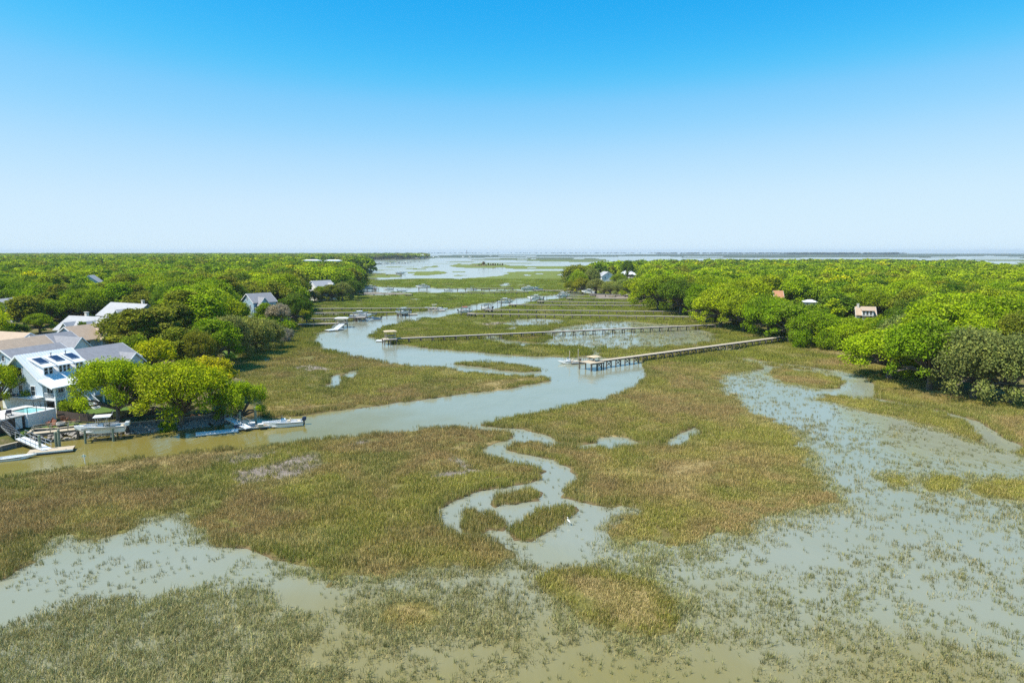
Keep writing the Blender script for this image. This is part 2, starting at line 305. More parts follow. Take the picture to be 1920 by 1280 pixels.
def ground_mat():
    t = NT('marsh_and_upland_ground')
    p = t.pos()
    big = t.noise(.035, 4, .55, p); mid = t.noise(.22, 4, .6, p); fine = t.noise(1.4, 4, .65, p); grit = t.noise(5.0, 3, .7, p)
    f1 = t.math('ADD', t.math('MULTIPLY', big, .5), t.math('MULTIPLY', mid, .5))
    marsh = t.ramp(f1, [(.34, (.165, .13, .052)), (.47, (.18, .155, .046)), (.6, (.17, .165, .04)), (.72, (.23, .19, .075))])
    dark = t.ramp(t.math('ADD', t.math('MULTIPLY', fine, .6), t.math('MULTIPLY', grit, .4)), [(.35, (.45, .45, .42)), (.6, (1, 1, 1))])
    marsh = t.mix(.85, marsh, dark, 'MULTIPLY')
    marsh = t.mix(t.attr('lush'), marsh, t.mix(.7, t.ramp(f1, [(.35, (.17, .17, .03)), (.5, (.15, .205, .026)), (.65, (.20, .235, .05))]), dark, 'MULTIPLY'))
    marsh = t.mix(t.attr('flat'), marsh, t.ramp(t.noise(.004, 3, .5, p), [(.35, (.05, .06, .045)), (.65, (.085, .11, .055))]))          # dark outer mudflats
    mud = t.ramp(mid, [(.35, (.17, .14, .115)), (.65, (.30, .25, .205))])
    col = t.mix(t.attr('mud'), marsh, mud)
    wet = t.ramp(fine, [(.3, (.085, .06, .032)), (.7, (.17, .115, .06))])
    col = t.mix(t.attr('bank'), col, wet)
    thatch = t.ramp(fine, [(.3, (.2, .15, .06)), (.7, (.38, .29, .13))])
    col = t.mix(t.attr('thatch'), col, thatch)
    lf = t.math('ADD', t.math('MULTIPLY', mid, .6), t.math('MULTIPLY', fine, .4))
    litter = t.ramp(lf, [(.3, (.06, .055, .02)), (.45, (.10, .11, .025)), (.58, (.20, .15, .075)), (.72, (.27, .18, .09))])
    col = t.mix(t.attr('land'), col, litter)
    lawn = t.ramp(t.math('ADD', t.math('MULTIPLY', fine, .5), t.math('MULTIPLY', grit, .5)), [(.3, (.055, .10, .018)), (.7, (.12, .185, .035))])
    col = t.mix(t.attr('lawn'), col, lawn)
    sand = t.ramp(fine, [(.3, (.33, .25, .15)), (.7, (.47, .37, .24))])
    col = t.mix(t.attr('sand'), col, sand)
    mulch = t.ramp(grit, [(.3, (.13, .05, .02)), (.7, (.27, .11, .05))])
    col = t.mix(t.attr('mulch'), col, mulch)
    t.principled(col, .85, bump=grit, bstr=.5, bdist=.06, Specular_IOR_Level=.15)
    return t.m

def water_mat():
    t = NT('turbid_tidal_water')
    p = t.pos()
    f = t.math('ADD', t.math('MULTIPLY', t.noise(.02, 3, .5, p), .55), t.math('MULTIPLY', t.noise(.09, 3, .5, p), .45))
    def plume(x, y, rx, ry):                                                     # a plume of suspended silt
        m = t.n('ShaderNodeVectorMath', operation='MULTIPLY_ADD'); t.l(p, m.inputs[0]); m.inputs[1].default_value = (1 / rx, 1 / ry, 0); m.inputs[2].default_value = (-x / rx, -y / ry, 0)
        q = t.n('ShaderNodeVectorMath', operation='LENGTH'); t.l(m.outputs[0], q.inputs[0]); return t.math('SUBTRACT', 1.0, q.outputs['Value'], True)
    f = t.math('SUBTRACT', t.math('ADD', f, .3), t.math('MULTIPLY', t.math('MAXIMUM', plume(-62, 98, 66, 38), t.math('MULTIPLY', plume(4, 34, 60, 30), .62)), .8))
    col = t.ramp(f, [(.30, (.178, .150, .038)), (.5, (.20, .178, .075)), (.7, (.225, .228, .15)), (.95, (.24, .25, .19))])
    pr = t.pos((1.0, .45, 1), .5)
    r1 = t.noise(1.3, 3, .6, pr, .3); r2 = t.noise(.33, 2, .5, pr); 
    h = t.math('ADD', t.math('MULTIPLY', r1, .35), t.math('MULTIPLY', r2, .9))
    calm = t.ramp(t.noise(.03, 2, .5, p), [(.35, (.35, .35, .35)), (.6, (1, 1, 1))])
    h = t.math('MULTIPLY', h, calm)
    t.principled(col, .12, bump=h, bstr=.42, bdist=.3, IOR=1.333, Specular_IOR_Level=.5)
    return t.m

# ------------------------------------------------------------------ mesh helpers
def mesh_np(name, V, F, mat=None, smooth=False):
    """Mesh from numpy verts and equal-sided faces."""
    me = bpy.data.meshes.new(name); n = F.shape[1]
    me.vertices.add(len(V)); me.vertices.foreach_set('co', np.ascontiguousarray(V, np.float32).ravel())
    me.loops.add(F.size); me.loops.foreach_set('vertex_index', np.ascontiguousarray(F, np.int32).ravel())
    me.polygons.add(len(F)); me.polygons.foreach_set('loop_start', np.arange(0, F.size, n, dtype=np.int32))
    if smooth: me.polygons.foreach_set('use_smooth', np.ones(len(F), bool))
    me.update(calc_edges=True); me.validate()
    if mat: me.materials.append(mat)
    return me
def fattr(me, name, arr):
    a = me.attributes.new(name, 'FLOAT', 'POINT'); a.data.foreach_set('value', np.ascontiguousarray(arr, np.float32))
def link(name, data, parent=None, loc=None, rz=None):
    o = bpy.data.objects.new(name, data); COL.objects.link(o)
    if parent is not None: o.parent = parent
    if loc is not None: o.location = loc
    if rz is not None: o.rotation_euler = (0, 0, rz)
    return o
def tag(o, label=None, cat=None, group=None, kind=None):
    for k, v in (('label', label), ('category', cat), ('group', group), ('kind', kind)):
        if v: o[k] = v
    return o

# ------------------------------------------------------------------ ground sheet
rows = []
y = 474.2
while y < 1620:
    rows.append(y); y += 1.0 + min(2.4, max(0, (y - 560)) * .0042)
rows = np.array(rows)[::-1]
beta = (640 - rows) / FPX
dep = -CAM_H / (-math.sin(TH) + beta * math.cos(TH)) * (math.cos(TH) + beta * math.sin(TH))
dep = dep[dep < 16000]
tt = np.linspace(-1.12, 1.12, 900)
DD, T = np.meshgrid(dep, tt, indexing='ij')
P2 = np.stack([(T * (DD + 4)).ravel(), DD.ravel()], 1)
m_, l_, y_, z_ = fields(P2)
nr, nc = DD.shape
idx = np.arange(nr * nc).reshape(nr, nc)
Fq = np.stack([idx[:-1, :-1], idx[:-1, 1:], idx[1:, 1:], idx[1:, :-1]], -1).reshape(-1, 4)
keep = (z_[Fq].max(1) > -.30)                       # drop what lies well under the turbid water
Fq = Fq[keep]; used = np.unique(Fq); remap = -np.ones(nr * nc, int); remap[used] = np.arange(len(used)); Fq = remap[Fq]
gm = mesh_np('ground', np.column_stack([P2[used], z_[used]]), Fq, ground_mat(), True)
sm = lambda v, a, b: (lambda t: t * t * (3 - 2 * t))(np.clip((v - a) / (b - a), 0, 1))
Pu = P2[used]; mu, lu, yu = m_[used], l_[used], y_[used]
Du = np.hypot(Pu[:, 0], Pu[:, 1]); nz = fbm(Pu[:, 0] / 3, Pu[:, 1] / 3, 21)
land = np.maximum(sm(lu + (nz - .5) * 3, -.5, 2.5), (yu > 0) * 1.0)
mud = np.zeros(len(Pu)); th = np.zeros(len(Pu))
for p in MUDW: mud = np.maximum(mud, sm(poly_sd(warp(Pu, 1.5), p) + (nz - .5) * 1.5, -.4, .6))
for p in THW: th = np.maximum(th, sm(poly_sd(warp(Pu, 1.5), p) + (nz - .5) * 2, -.3, 1.2) * .8)
fr_ = fringe(Pu, warp(Pu)); bank = (1 - sm(mu, .05, .75)) * (1 - land) * (1 - .75 * fr_)
lawn = np.zeros(len(Pu)); sand = np.zeros(len(Pu)); mulch = np.zeros(len(Pu))
for s in ('105,772 150,764 240,762 290,768 250,776 150,782', '30,806 75,790 130,786 165,792 150,799 90,806 40,812', '380,640 480,620 560,615 540,632 470,648 430,668', '1430,596 1490,592 1500,604 1440,606', '310,650 420,630 430,640 330,668', '0,622 20,616 22,606 -20,606', '1520,634 1600,634 1600,640 1520,640'):
    lawn = np.maximum(lawn, sm(poly_sd(Pu, WP(s, 1.5)) + (nz - .5) * 1.2, -.2, .5))
for s in ('60,812 80,803 130,797 175,791 180,795 130,802 85,809 66,817', '440,690 470,668 500,660 520,660 480,680', '530,632 575,626 590,630 560,634', '330,655 400,640 420,645 350,665', '0,840 20,836 60,822 40,820 0,826', '1540,650 1620,655 1640,668 1600,664'):
    sand = np.maximum(sand, sm(poly_sd(Pu, WP(s, 1.2)) + (nz - .5) * 1.5, -.2, .5) * .9)
for s in ('98,797 110,789 128,786 130,792 115,798', '10,836 40,822 60,817 50,826 20,838', '260,790 330,778 420,770 425,780 330,792', '1700,712 1790,716 1880,728 1900,738 1800,732', '1650,672 1760,702 1740,706 1655,682'):
    mulch = np.maximum(mulch, sm(poly_sd(Pu, WP(s, 1.2)) + (nz - .5) * 1.5, -.2, .6) * .85)
for n_, a_ in (('land', land), ('mud', mud), ('thatch', th), ('bank', bank * .9), ('lawn', lawn), ('sand', sand), ('mulch', mulch), ('lush', sm(Pu[:, 1], 180, 460) * .8), ('flat', sm(Pu[:, 1], 1300, 3200))): fattr(gm, n_, a_)
ground = tag(link('ground', gm), 'marsh mud and low wooded upland either side of the tidal creek', kind='structure')
wm = mesh_np('water', np.array([[-16000, -60, 0], [16000, -60, 0], [16000, 15900, 0], [-16000, 15900, 0]], float), np.array([[0, 1, 2, 3]]), water_mat())
tag(link('water', wm), 'turbid grey green tidal water reflecting the sky', kind='structure')
def ground_z(x, y):
    return float(fields(np.array([[x, y]], float))[3][0])

# ------------------------------------------------------------------ scattering (stuff only)
def scatter(name, pts, rot, scl, which, tint, sources, label, tilt=None):
    """One object of instanced copies on a point cloud."""
    me = bpy.data.meshes.new(name); me.vertices.add(len(pts)); me.vertices.foreach_set('co', np.ascontiguousarray(pts, np.float32).ravel())
    r3 = np.zeros((len(pts), 3)); r3[:, 2] = rot
    if tilt is not None: r3[:, :2] = tilt
    for nm, arr, ty, f in (('rot', r3, 'FLOAT_VECTOR', 'vector'), ('scl', scl, 'FLOAT_VECTOR', 'vector'), ('tint', np.column_stack([tint, np.ones(len(pts))]), 'FLOAT_COLOR', 'color'), ('which', which, 'INT', 'value')):
        a = me.attributes.new(nm, ty, 'POINT'); a.data.foreach_set(f, np.ascontiguousarray(arr, np.int32 if ty == 'INT' else np.float32).ravel())
    o = link(name, me); tag(o, label, kind='stuff')
    c = bpy.data.collections.new(name + '_kinds')
    for k, (sm_) in enumerate(sources):
        so = bpy.data.objects.new('%s_kind_%02d' % (name, k), sm_); c.objects.link(so)
    ng = bpy.data.node_groups.new(name, 'GeometryNodeTree')
    ng.interface.new_socket('Geometry', in_out='INPUT', socket_type='NodeSocketGeometry'); ng.interface.new_socket('Geometry', in_out='OUTPUT', socket_type='NodeSocketGeometry')
    N = ng.nodes.new; L = ng.links.new
    gi = N('NodeGroupInput'); go = N('NodeGroupOutput'); ip = N('GeometryNodeInstanceOnPoints'); ci = N('GeometryNodeCollectionInfo')
    ci.inputs['Collection'].default_value = c; ci.inputs['Separate Children'].default_value = True; ci.inputs['Reset Children'].default_value = True
    def na(nm, ty):
        a = N('GeometryNodeInputNamedAttribute'); a.data_type = ty; a.inputs['Name'].default_value = nm; return a.outputs['Attribute']
    L(gi.outputs[0], ip.inputs['Points']); L(ci.outputs[0], ip.inputs['Instance']); ip.inputs['Pick Instance'].default_value = True
    L(na('which', 'INT'), ip.inputs['Instance Index']); e2r = N('FunctionNodeEulerToRotation'); L(na('rot', 'FLOAT_VECTOR'), e2r.inputs[0]); L(e2r.outputs[0], ip.inputs['Rotation'])
    L(na('scl', 'FLOAT_VECTOR'), ip.inputs['Scale']); L(ip.outputs[0], go.inputs[0])
    md = o.modifiers.new('scatter', 'NODES'); md.node_group = ng
    return o

def grass_mat():
    t = NT('salt_marsh_grass')
    tint = t.attr('tint', 'INSTANCER', 'Color'); bv = t.attr('bv'); hv = t.attr('hv')
    dry = t.mix(t.math('MULTIPLY', t.ramp(bv, [(.62, (0, 0, 0)), (.78, (1, 1, 1))]), .55), tint, (.44, .32, .17))
    c = t.mix(1.0, dry, t.ramp(bv, [(0, (.5, .5, .47)), (.5, (.9, .9, .86)), (1, (1.4, 1.38, 1.3))]), 'MULTIPLY')
    c = t.mix(t.math('MULTIPLY', t.ramp(hv, [(0, (1, 1, 1)), (.35, (0, 0, 0))]), .6), c, (.17, .135, .07))      # the dead stem bases are brown
    d = t.n('ShaderNodeBsdfDiffuse'); t.l(c, d.inputs[0]); tr = t.n('ShaderNodeBsdfTranslucent'); t.l(c, tr.inputs[0])
    mx = t.n('ShaderNodeMixShader'); mx.inputs[0].default_value = .25; t.l(d.outputs[0], mx.inputs[1]); t.l(tr.outputs[0], mx.inputs[2]); t.l(mx.outputs[0], t.out.inputs['Surface'])
    return t.m
GRASS = grass_mat()
def grass_mesh(name, n, rad, hgt, seed, width=.032, lean=.28, dry=1.0):
    """n bent tapering blades (a quad and a tip each) standing in a disc."""
    r = np.random.default_rng(seed)
    a = r.random(n) * 2 * np.pi; q = np.sqrt(r.random(n)) * rad
    x = q * np.cos(a); y = q * np.sin(a); h = hgt * (.55 + .55 * r.random(n)); wdt = width * (.6 + .8 * r.random(n))
    la = r.random(n) * 2 * np.pi; ln = h * lean * r.random(n) ** .7 * 1.6
    fa = r.random(n) * np.pi; cx, cy = np.cos(fa) * wdt / 2, np.sin(fa) * wdt / 2
    lx, ly = np.cos(la) * ln, np.sin(la) * ln
    V = np.stack([np.stack([x - cx, y - cy, 0 * h - .08], 1), np.stack([x + cx, y + cy, 0 * h - .08], 1),
                  np.stack([x + lx * .35 + cx * .8, y + ly * .35 + cy * .8, h * .6], 1), np.stack([x + lx * .35 - cx * .8, y + ly * .35 - cy * .8, h * .6], 1),
                  np.stack([x + lx, y + ly, h - ln * .25], 1)], 1).reshape(-1, 3)
    b = np.arange(n)[:, None] * 5
    F = np.concatenate([b + [0, 1, 2], b + [0, 2, 3], b + [3, 2, 4]])
    me = mesh_np(name, V, F, GRASS)
    fattr(me, 'bv', np.repeat(r.random(n) * dry, 5)); fattr(me, 'hv', np.tile([0, 0, .6, .6, 1.], n))
    return me
PATCH = [grass_mesh('grass_patch', 70, .75, .62, 100 + k, .034) for k in range(6)]
TUFT = [grass_mesh('grass_tuft', 6 + k, .16, .62, 200 + k, .026, .4, .62) for k in range(5)] + [grass_mesh('grass_clump', 30, .6, .58, 220 + k, .028, .38, .95) for k in range(4)]
WIDE = [grass_mesh('grass_swath', 110, 2.0, .75, 300 + k, .075, .25, .66) for k in range(4)]

def cand(d0, d1, dens, tmax=1.02):
    n = int(dens * tmax * (d1 * d1 - d0 * d0))
    d = np.sqrt(RNG.random(n) * (d1 * d1 - d0 * d0) + d0 * d0)
    return np.stack([(RNG.random(n) * 2 - 1) * tmax * d, d], 1)
def marsh_tint(P):
    """Olive, green, brown and straw drifts of salt marsh grass."""
    a = fbm(P[:, 0] / 17, P[:, 1] / 17, 41); b = fbm(P[:, 0] / 5, P[:, 1] / 5, 43); D = P[:, 1]
    g = sm(a * .65 + b * .35 + np.clip((D - 110) / 700, 0, .30), .37, .60)[:, None]
    brown = np.array([.47, .345, .14]); green = np.array([.40, .385, .075]); straw = np.array([.68, .55, .23]); deep = np.array([.27, .295, .06])
    c = brown * (1 - g) + green * g
    lush = sm(D, 150, 420)[:, None] * .75; c = c * (1 - lush) + np.array([.30, .385, .05]) * lush
    k = sm(fbm(P[:, 0] / 9 + 50, P[:, 1] / 9, 47), .56, .72)[:, None]; c = c * (1 - .75 * k) + deep * .75 * k
    s = sm(fbm(P[:, 0] / 7 + 9, P[:, 1] / 7, 51), .60, .76)[:, None]; c = c * (1 - .5 * s) + straw * .5 * s
    return c * (1 + .35 * (RNG.random((len(P), 1)) - .5)) * (.70 + .60 * fbm(P[:, 0] / 3.2, P[:, 1] / 3.2, 57))[:, None]
def build_grass():
    rings = [(30, 52, 3.6, 0), (52, 80, 3.0, 0), (80, 120, 2.2, 0), (120, 170, 1.5, 0), (170, 260, .34, 2), (260, 420, .16, 2), (420, 700, .05, 2)]
    out = {0: [], 2: []}
    for d0, d1, dens, kind in rings:
        P = cand(d0, d1, dens)
        m, l, y, z = fields(P)
        Q = warp(P, 1.5); bare = np.zeros(len(P)); th_ = np.zeros(len(P))
        for p in MUDW: bare = np.maximum(bare, sm(poly_sd(Q, p), -.3, .5))
        for p in THW: th_ = np.maximum(th_, sm(poly_sd(Q, p), -.3, 1.2))
        dn = fringe(P, Q)
        thin = sm(fbm(P[:, 0] / 2.2, P[:, 1] / 2.2, 61), .30, .5)
        ok = (m > .25) & (l < -.3) & (y < -.3) & (RNG.random(len(P)) > bare * .93) & (RNG.random(len(P)) < (.62 + .38 * thin) * (1 - .3 * dn * (1 - sm(m, .3, 3.0))))
        P = P[ok]; c = marsh_tint(P); t_ = th_[ok][:, None]; c = c * (1 - .6 * t_) + np.array([.46, .36, .17]) * .6 * t_
        dn = dn[ok]; edge = np.maximum(sm(m[ok], .2, 2.5), dn)                                                     # taller and greener along the creek banks
        c = c * (.35 + .65 * edge[:, None]) + np.array([.25, .275, .055]) * (.65 - .65 * edge[:, None])
        hh = (1.25 - .4 * edge) * (.65 + .6 * RNG.random(len(P))) * (1 - .35 * t_[:, 0]) * (1 - .28 * dn) * (.72 + .56 * fbm(P[:, 0] / 5, P[:, 1] / 5, 67))
        far = 1 + np.clip((P[:, 1] - 260) / 400, 0, 1.2)
        out[kind].append((np.column_stack([P, z[ok]]), c, hh, far))
    for kind, src, nm, lb in ((0, PATCH, 'marsh_grass', 'dense olive and brown salt marsh grass covering the mud banks'), (2, WIDE, 'distant_marsh_grass', 'green salt marsh grass between the long docks')):
        X = np.concatenate([o[0] for o in out[kind]]); c = np.concatenate([o[1] for o in out[kind]]); h = np.concatenate([o[2] for o in out[kind]]); fr = np.concatenate([o[3] for o in out[kind]])
        n = len(X); xy = (.85 + .4 * RNG.random(n)) * fr
        scatter(nm, X, RNG.random(n) * 6.283, np.column_stack([xy, xy, h]), RNG.integers(0, len(src), n), c, src, lb)
    # grass standing in the flooded flats
    P = np.concatenate([cand(30, 60, 8.5), cand(60, 110, 5.5), cand(110, 175, 2.4), cand(175, 290, 1.0)])
    m, l, y, z = fields(P); Q = warp(P, 2.0); d = np.zeros(len(P)); zn = fbm(P[:, 0] / 4, P[:, 1] / 4, 77)
    for p, c_ in SPW:
        s = poly_sd(Q, p); w = sm(s + 2.2 * (zn - .5), -2.2, 2.2) if c_ < .79 else sm(s + 4 * (zn - .5), -.8, 1.6); d = d * (1 - w) + c_ * w
    fr = fringe(P, Q); d = np.maximum(d, .68 * fr * (m + fr * ragged(P) > -.6))
    for p in MUDW: d = np.maximum(d, .45 * sm(poly_sd(Q, p), -.5, .5))
    cl = fbm(P[:, 0] / 1.5, P[:, 1] / 1.5, 71, 3) * .55 + fbm(P[:, 0] / 6, P[:, 1] / 6, 73, 3) * .45
    thr = .72 - .44 * np.sqrt(d)
    mudp = np.zeros(len(P), bool)
    for p in MUDW: mudp |= poly_sd(Q, p) > -.2
    m = np.where(mudp, -1, m)
    ok = (m < .3) & (l < -.5) & (d > .01) & (cl > thr) & (RNG.random(len(P)) < .22 + .6 * d)
    lone = (m < .2) & (l < -.5) & (d > .02) & (RNG.random(len(P)) < d * .42)
    near = (m < .25) & (m > -2.6) & (l < -.5) & (RNG.random(len(P)) < .13 * (1 + m / 2.6))
    ok = ok | lone | near
    X = np.column_stack([P, np.where(mudp, z, -.06)])[ok]; n = len(X); dd = d[ok]
    g = fbm(X[:, 0] / 12, X[:, 1] / 12, 81)[:, None]
    c = np.array([.27, .255, .11]) * (1 - g) + np.array([.31, .325, .13]) * g
    c = c * (1 + .5 * (RNG.random((n, 1)) - .5)) * (1 + .35 * sm(dd, .4, .8))[:, None]
    s = (.75 + .7 * RNG.random(n)) * (1 + .25 * dd); h = (.55 + .55 * RNG.random(n)) * (.85 + .3 * dd)
    fd = 1 + .9 * sm(X[:, 1], 150, 200); s = s * fd; h = h * (1 + .35 * (fd - 1))
    scatter('flooded_grass', X, RNG.random(n) * 6.283, np.column_stack([s, s, h]), np.where(RNG.random(n) < dd * .8, RNG.integers(5, 9, n), RNG.integers(0, 5, n)), c, TUFT, 'sparse dark green grass tufts standing in the shallow flooded flats')
    print('grass', sum(len(o[0]) for k in out for o in out[k]), n)
build_grass()

# ------------------------------------------------------------------ trees
def leaf_mat(name, inst):
    t = NT(name)
    if inst: c = t.attr('tint', 'INSTANCER', 'Color')
    else: c = t.n('ShaderNodeObjectInfo').outputs['Color']
    lv = t.attr('lv'); yv = t.attr('yv')
    c = t.mix(1.0, c, t.ramp(lv, [(0, (.5, .55, .55)), (.5, (.95, .97, .95)), (1, (1.5, 1.4, 1.0))]), 'MULTIPLY')
    c = t.mix(t.math('MULTIPLY', t.ramp(yv, [(.65, (0, 0, 0)), (1.0, (1, 1, 1))]), .4), c, (.27, .25, .07))
    d = t.n('ShaderNodeBsdfDiffuse'); t.l(c, d.inputs[0]); tr = t.n('ShaderNodeBsdfTranslucent'); t.l(c, tr.inputs[0])
    mx = t.n('ShaderNodeMixShader'); mx.inputs[0].default_value = .3; t.l(d.outputs[0], mx.inputs[1]); t.l(tr.outputs[0], mx.inputs[2])
    t.l(mx.outputs[0], t.out.inputs['Surface']); return t.m
LEAF, LEAFI = leaf_mat('tree_leaf', False), leaf_mat('forest_leaf', True)
BARK = mk('grey_brown_bark', (.16, .125, .095), .9, .35, 3, bump=.5)
MOSS = mk('pale_branch', (.30, .265, .22), .9, .25, 3)

def ring_tube(path, rad, n=6):
    """Tapering tube along points; returns verts, quads."""
    P = np.array(path, float); V = []; F = []
    for i, p in enumerate(P):
        d = P[min(i + 1, len(P) - 1)] - P[max(i - 1, 0)]; d /= max(np.linalg.norm(d), 1e-9)
        a = np.cross(d, [0.3, .9, .1]); a /= max(np.linalg.norm(a), 1e-9); b = np.cross(d, a)
        for k in range(n):
            w = 2 * math.pi * k / n; V.append(p + rad[i] * (math.cos(w) * a + math.sin(w) * b))
    for i in range(len(P) - 1):
        for k in range(n): F.append([i * n + k, i * n + (k + 1) % n, (i + 1) * n + (k + 1) % n, (i + 1) * n + k])
    return np.array(V), np.array(F)
def cards(C, N, size, r, aspect=1.5):
    """Leaf-spray quads at C facing about N."""
    n = len(C); N = N / np.linalg.norm(N, axis=1)[:, None]
    a = np.cross(N, r.normal(size=(n, 3))); a /= np.linalg.norm(a, axis=1)[:, None] + 1e-9; b = np.cross(N, a)
    s = size[:, None] * .5
    V = np.stack([C - a * s * aspect, C - b * s * .9 + a * s * .2, C + a * s * aspect, C + b * s + N * s * .3], 1).reshape(-1, 3)
    return V, np.arange(4 * n).reshape(n, 4)
SPREAD = {}
def make_tree(kind, seed, leaves, leaf, mat, limbs=True):
    """Unit tree, about 10 m tall: returns trunk mesh, crown mesh."""
    r = np.random.default_rng(seed); cl = []; tv = []; tf = []; off = 0
    def tube(path, rad, n=6):
        nonlocal off
        v, f = ring_tube(path, rad, n); tv.append(v); tf.append(f + off); off += len(v)
    if kind in ('oak', 'dome', 'moss', 'yardoak'):
        R = {'oak': 6.3, 'dome': 4.8, 'moss': 6.0, 'yardoak': 6.3}[kind]; base = {'oak': 1.7, 'dome': 1.5, 'moss': 1.3, 'yardoak': 2.9}[kind]; top = 9.2
        nb = {'oak': 78, 'dome': 58, 'moss': 70, 'yardoak': 58}[kind]; fork = np.array([r.normal() * .2, r.normal() * .2, 2.3])
        tube([(0, 0, -.5), (.05, .05, .6), fork], [.55, .42, .34], 8)
        nl = 7
        for k in range(nb):
            if k < nl: a = 2 * math.pi * (k + r.random() * .5) / nl; q = R * (.72 + .2 * r.random()); e = .02 + .32 * r.random()
            else: a = r.random() * 2 * math.pi; q = R * math.sqrt(r.random()) * .82; e = None
            h = math.sqrt(max(0, 1 - (q / R) ** 2)) if e is None else e
            z = base + (top - base - 1.2) * (h * (.72 + .28 * r.random()))
            c = np.array([q * math.cos(a), q * math.sin(a), z]); rr = (.68 + .8 * r.random() ** 1.6) * (1.12 if kind != 'dome' else .95)
            cl.append((c, rr * (1 + .25 * (h > .6)), .62 + .2 * r.random()))
            if limbs and (k < nl or k % 4 == 0):
                mid = fork + (c - fork) * .5 + np.array([r.normal() * .3, r.normal() * .3, .35])
                tube([fork, mid, c - [0, 0, .3]], [.24, .15, .06], 5)
    elif kind == 'pine':
        H = 10.0; tube([(0, 0, -.5), (.1, 0, 4), (.05, .1, 7), (0, 0, 9.4)], [.3, .24, .16, .05], 7)
        for k in range(26):
            z = 4.2 + 5.6 * (k / 26) ** .9; a = k * 2.4 + r.random(); q = (2.7 * (1 - (z - 4.2) / 7.2) + .3) * (.55 + .55 * r.random())
            c = np.array([q * math.cos(a), q * math.sin(a), z]); cl.append((c, .75 + .5 * r.random(), .5))
            if limbs and k % 2 == 0: tube([(0, 0, z - .4), c], [.08, .03], 4)
    elif kind == 'cone':
        tube([(0, 0, -.5), (0, 0, 6), (0, 0, 9)], [.28, .16, .04], 6)
        for k in range(40):
            z = .9 + 8.6 * (k / 40) ** 1.05; a = k * 2.4; q = 2.6 * (1 - (z - .9) / 9.6) * (.55 + .4 * r.random())
            cl.append((np.array([q * math.cos(a), q * math.sin(a), z]), .55 + .75 * (1 - z / 11), .8))
    elif kind == 'tall':
        H = 10; tube([(0, 0, -.5), (.1, .1, 3.2), (.1, 0, 6.5)], [.36, .26, .12], 7)
        for k in range(24):
            u = k / 24; z = 3.2 + 6.0 * u; a = k * 2.4 + r.random() * .8; q = 2.9 * math.sin(math.pi * min(1, .22 + u * .75)) * (.35 + .6 * r.random())
            c = np.array([q * math.cos(a), q * math.sin(a), z]); cl.append((c, 1.05 + .55 * r.random(), .75))
            if limbs and k % 3 == 0: tube([(.1, 0, max(2.5, z - 1.8)), c], [.12, .04], 4)
    else:  # shrub, filled to the ground
        for k in range(22):
            a = r.random() * 6.28; q = 3.6 * math.sqrt(r.random()); z = .8 + 3.6 * math.sqrt(max(0, 1 - (q / 4.3) ** 2)) * r.random()
            cl.append((np.array([q * math.cos(a), q * math.sin(a), z]), 1.1 + .7 * r.random(), .8))
            if k < 6: tube([(0, 0, -.3), (q * .4 * math.cos(a), q * .4 * math.sin(a), z * .5), (q * math.cos(a), q * math.sin(a), z)], [.14, .09, .03], 4)
    wts = np.array([c[1] ** 2 for c in cl]); cnt = np.maximum(3, (leaves * wts / wts.sum()).astype(int))
    C = []; N = []; LV = []; YV = []
    for (c, rr, fl), n in zip(cl, cnt):
        d = r.normal(size=(n, 3)); d[:, 2] += .25; d /= np.linalg.norm(d, axis=1)[:, None]
        q = rr * (.38 + .78 * r.random(n) ** .8)[:, None] * (1 + .22 * np.sin(d[:, :1] * 5 + c[0]) * np.sin(d[:, 1:2] * 6 + c[1]))
        p = c + d * q * [1, 1, fl]
        C.append(p); N.append(d * .6 + r.normal(size=(n, 3)) * .7 + [0, 0, .25])
        tone = r.random() * .5 + .25; LV.append(np.clip(tone + .75 * (r.random(n) - .5), 0, 1)); YV.append(np.clip(r.random() * .55 + .6 * r.random(n), 0, 1))
        if kind == 'moss':                                            # grey strands hanging below the sprays
            m = n // 4; pm = c + np.column_stack([r.normal(size=(m, 2)) * rr * .6, -rr * fl * (.5 + .9 * r.random(m))])
            C.append(pm); N.append(np.column_stack([r.normal(size=(m, 2)), np.zeros(m)])); LV.append(np.full(m, .35)); YV.append(np.full(m, .9))
    C = np.concatenate(C); N = np.concatenate(N); LV = np.concatenate(LV); YV = np.concatenate(YV)
    C[:, 2] = np.maximum(C[:, 2], .25)
    kz = (10.0 if kind != 'shrub' else 5.0) / np.percentile(C[:, 2], 99.3); C[:, 2] *= kz
    for v in tv: v[:, 2] *= kz
    SPREAD[kind] = 2 * np.percentile(np.hypot(C[:, 0], C[:, 1]), 95) / (10.0 if kind != 'shrub' else 5.0)
    V, F = cards(C, N, leaf * (.65 + .7 * r.random(len(C))), r)
    cm = mesh_np(kind + '_crown', V, F, mat); fattr(cm, 'lv', np.repeat(LV, 4)); fattr(cm, 'yv', np.repeat(YV, 4))
    tm = mesh_np(kind + '_trunk', np.concatenate(tv), np.concatenate(tf), BARK, True)
    return tm, cm
KINDS = {}
for kind, n, lv, sz in (('yardoak', 3, 30000, .19), ('oak', 3, 26000, .225), ('dome', 3, 16000, .24), ('moss', 2, 22000, .22), ('pine', 2, 9000, .24), ('tall', 2, 11000, .26), ('cone', 1, 9000, .24), ('shrub', 2, 6500, .25)):
    KINDS[kind] = [make_tree(kind, 500 + 13 * k + len(kind), lv, sz, LEAF) for k in range(n)]

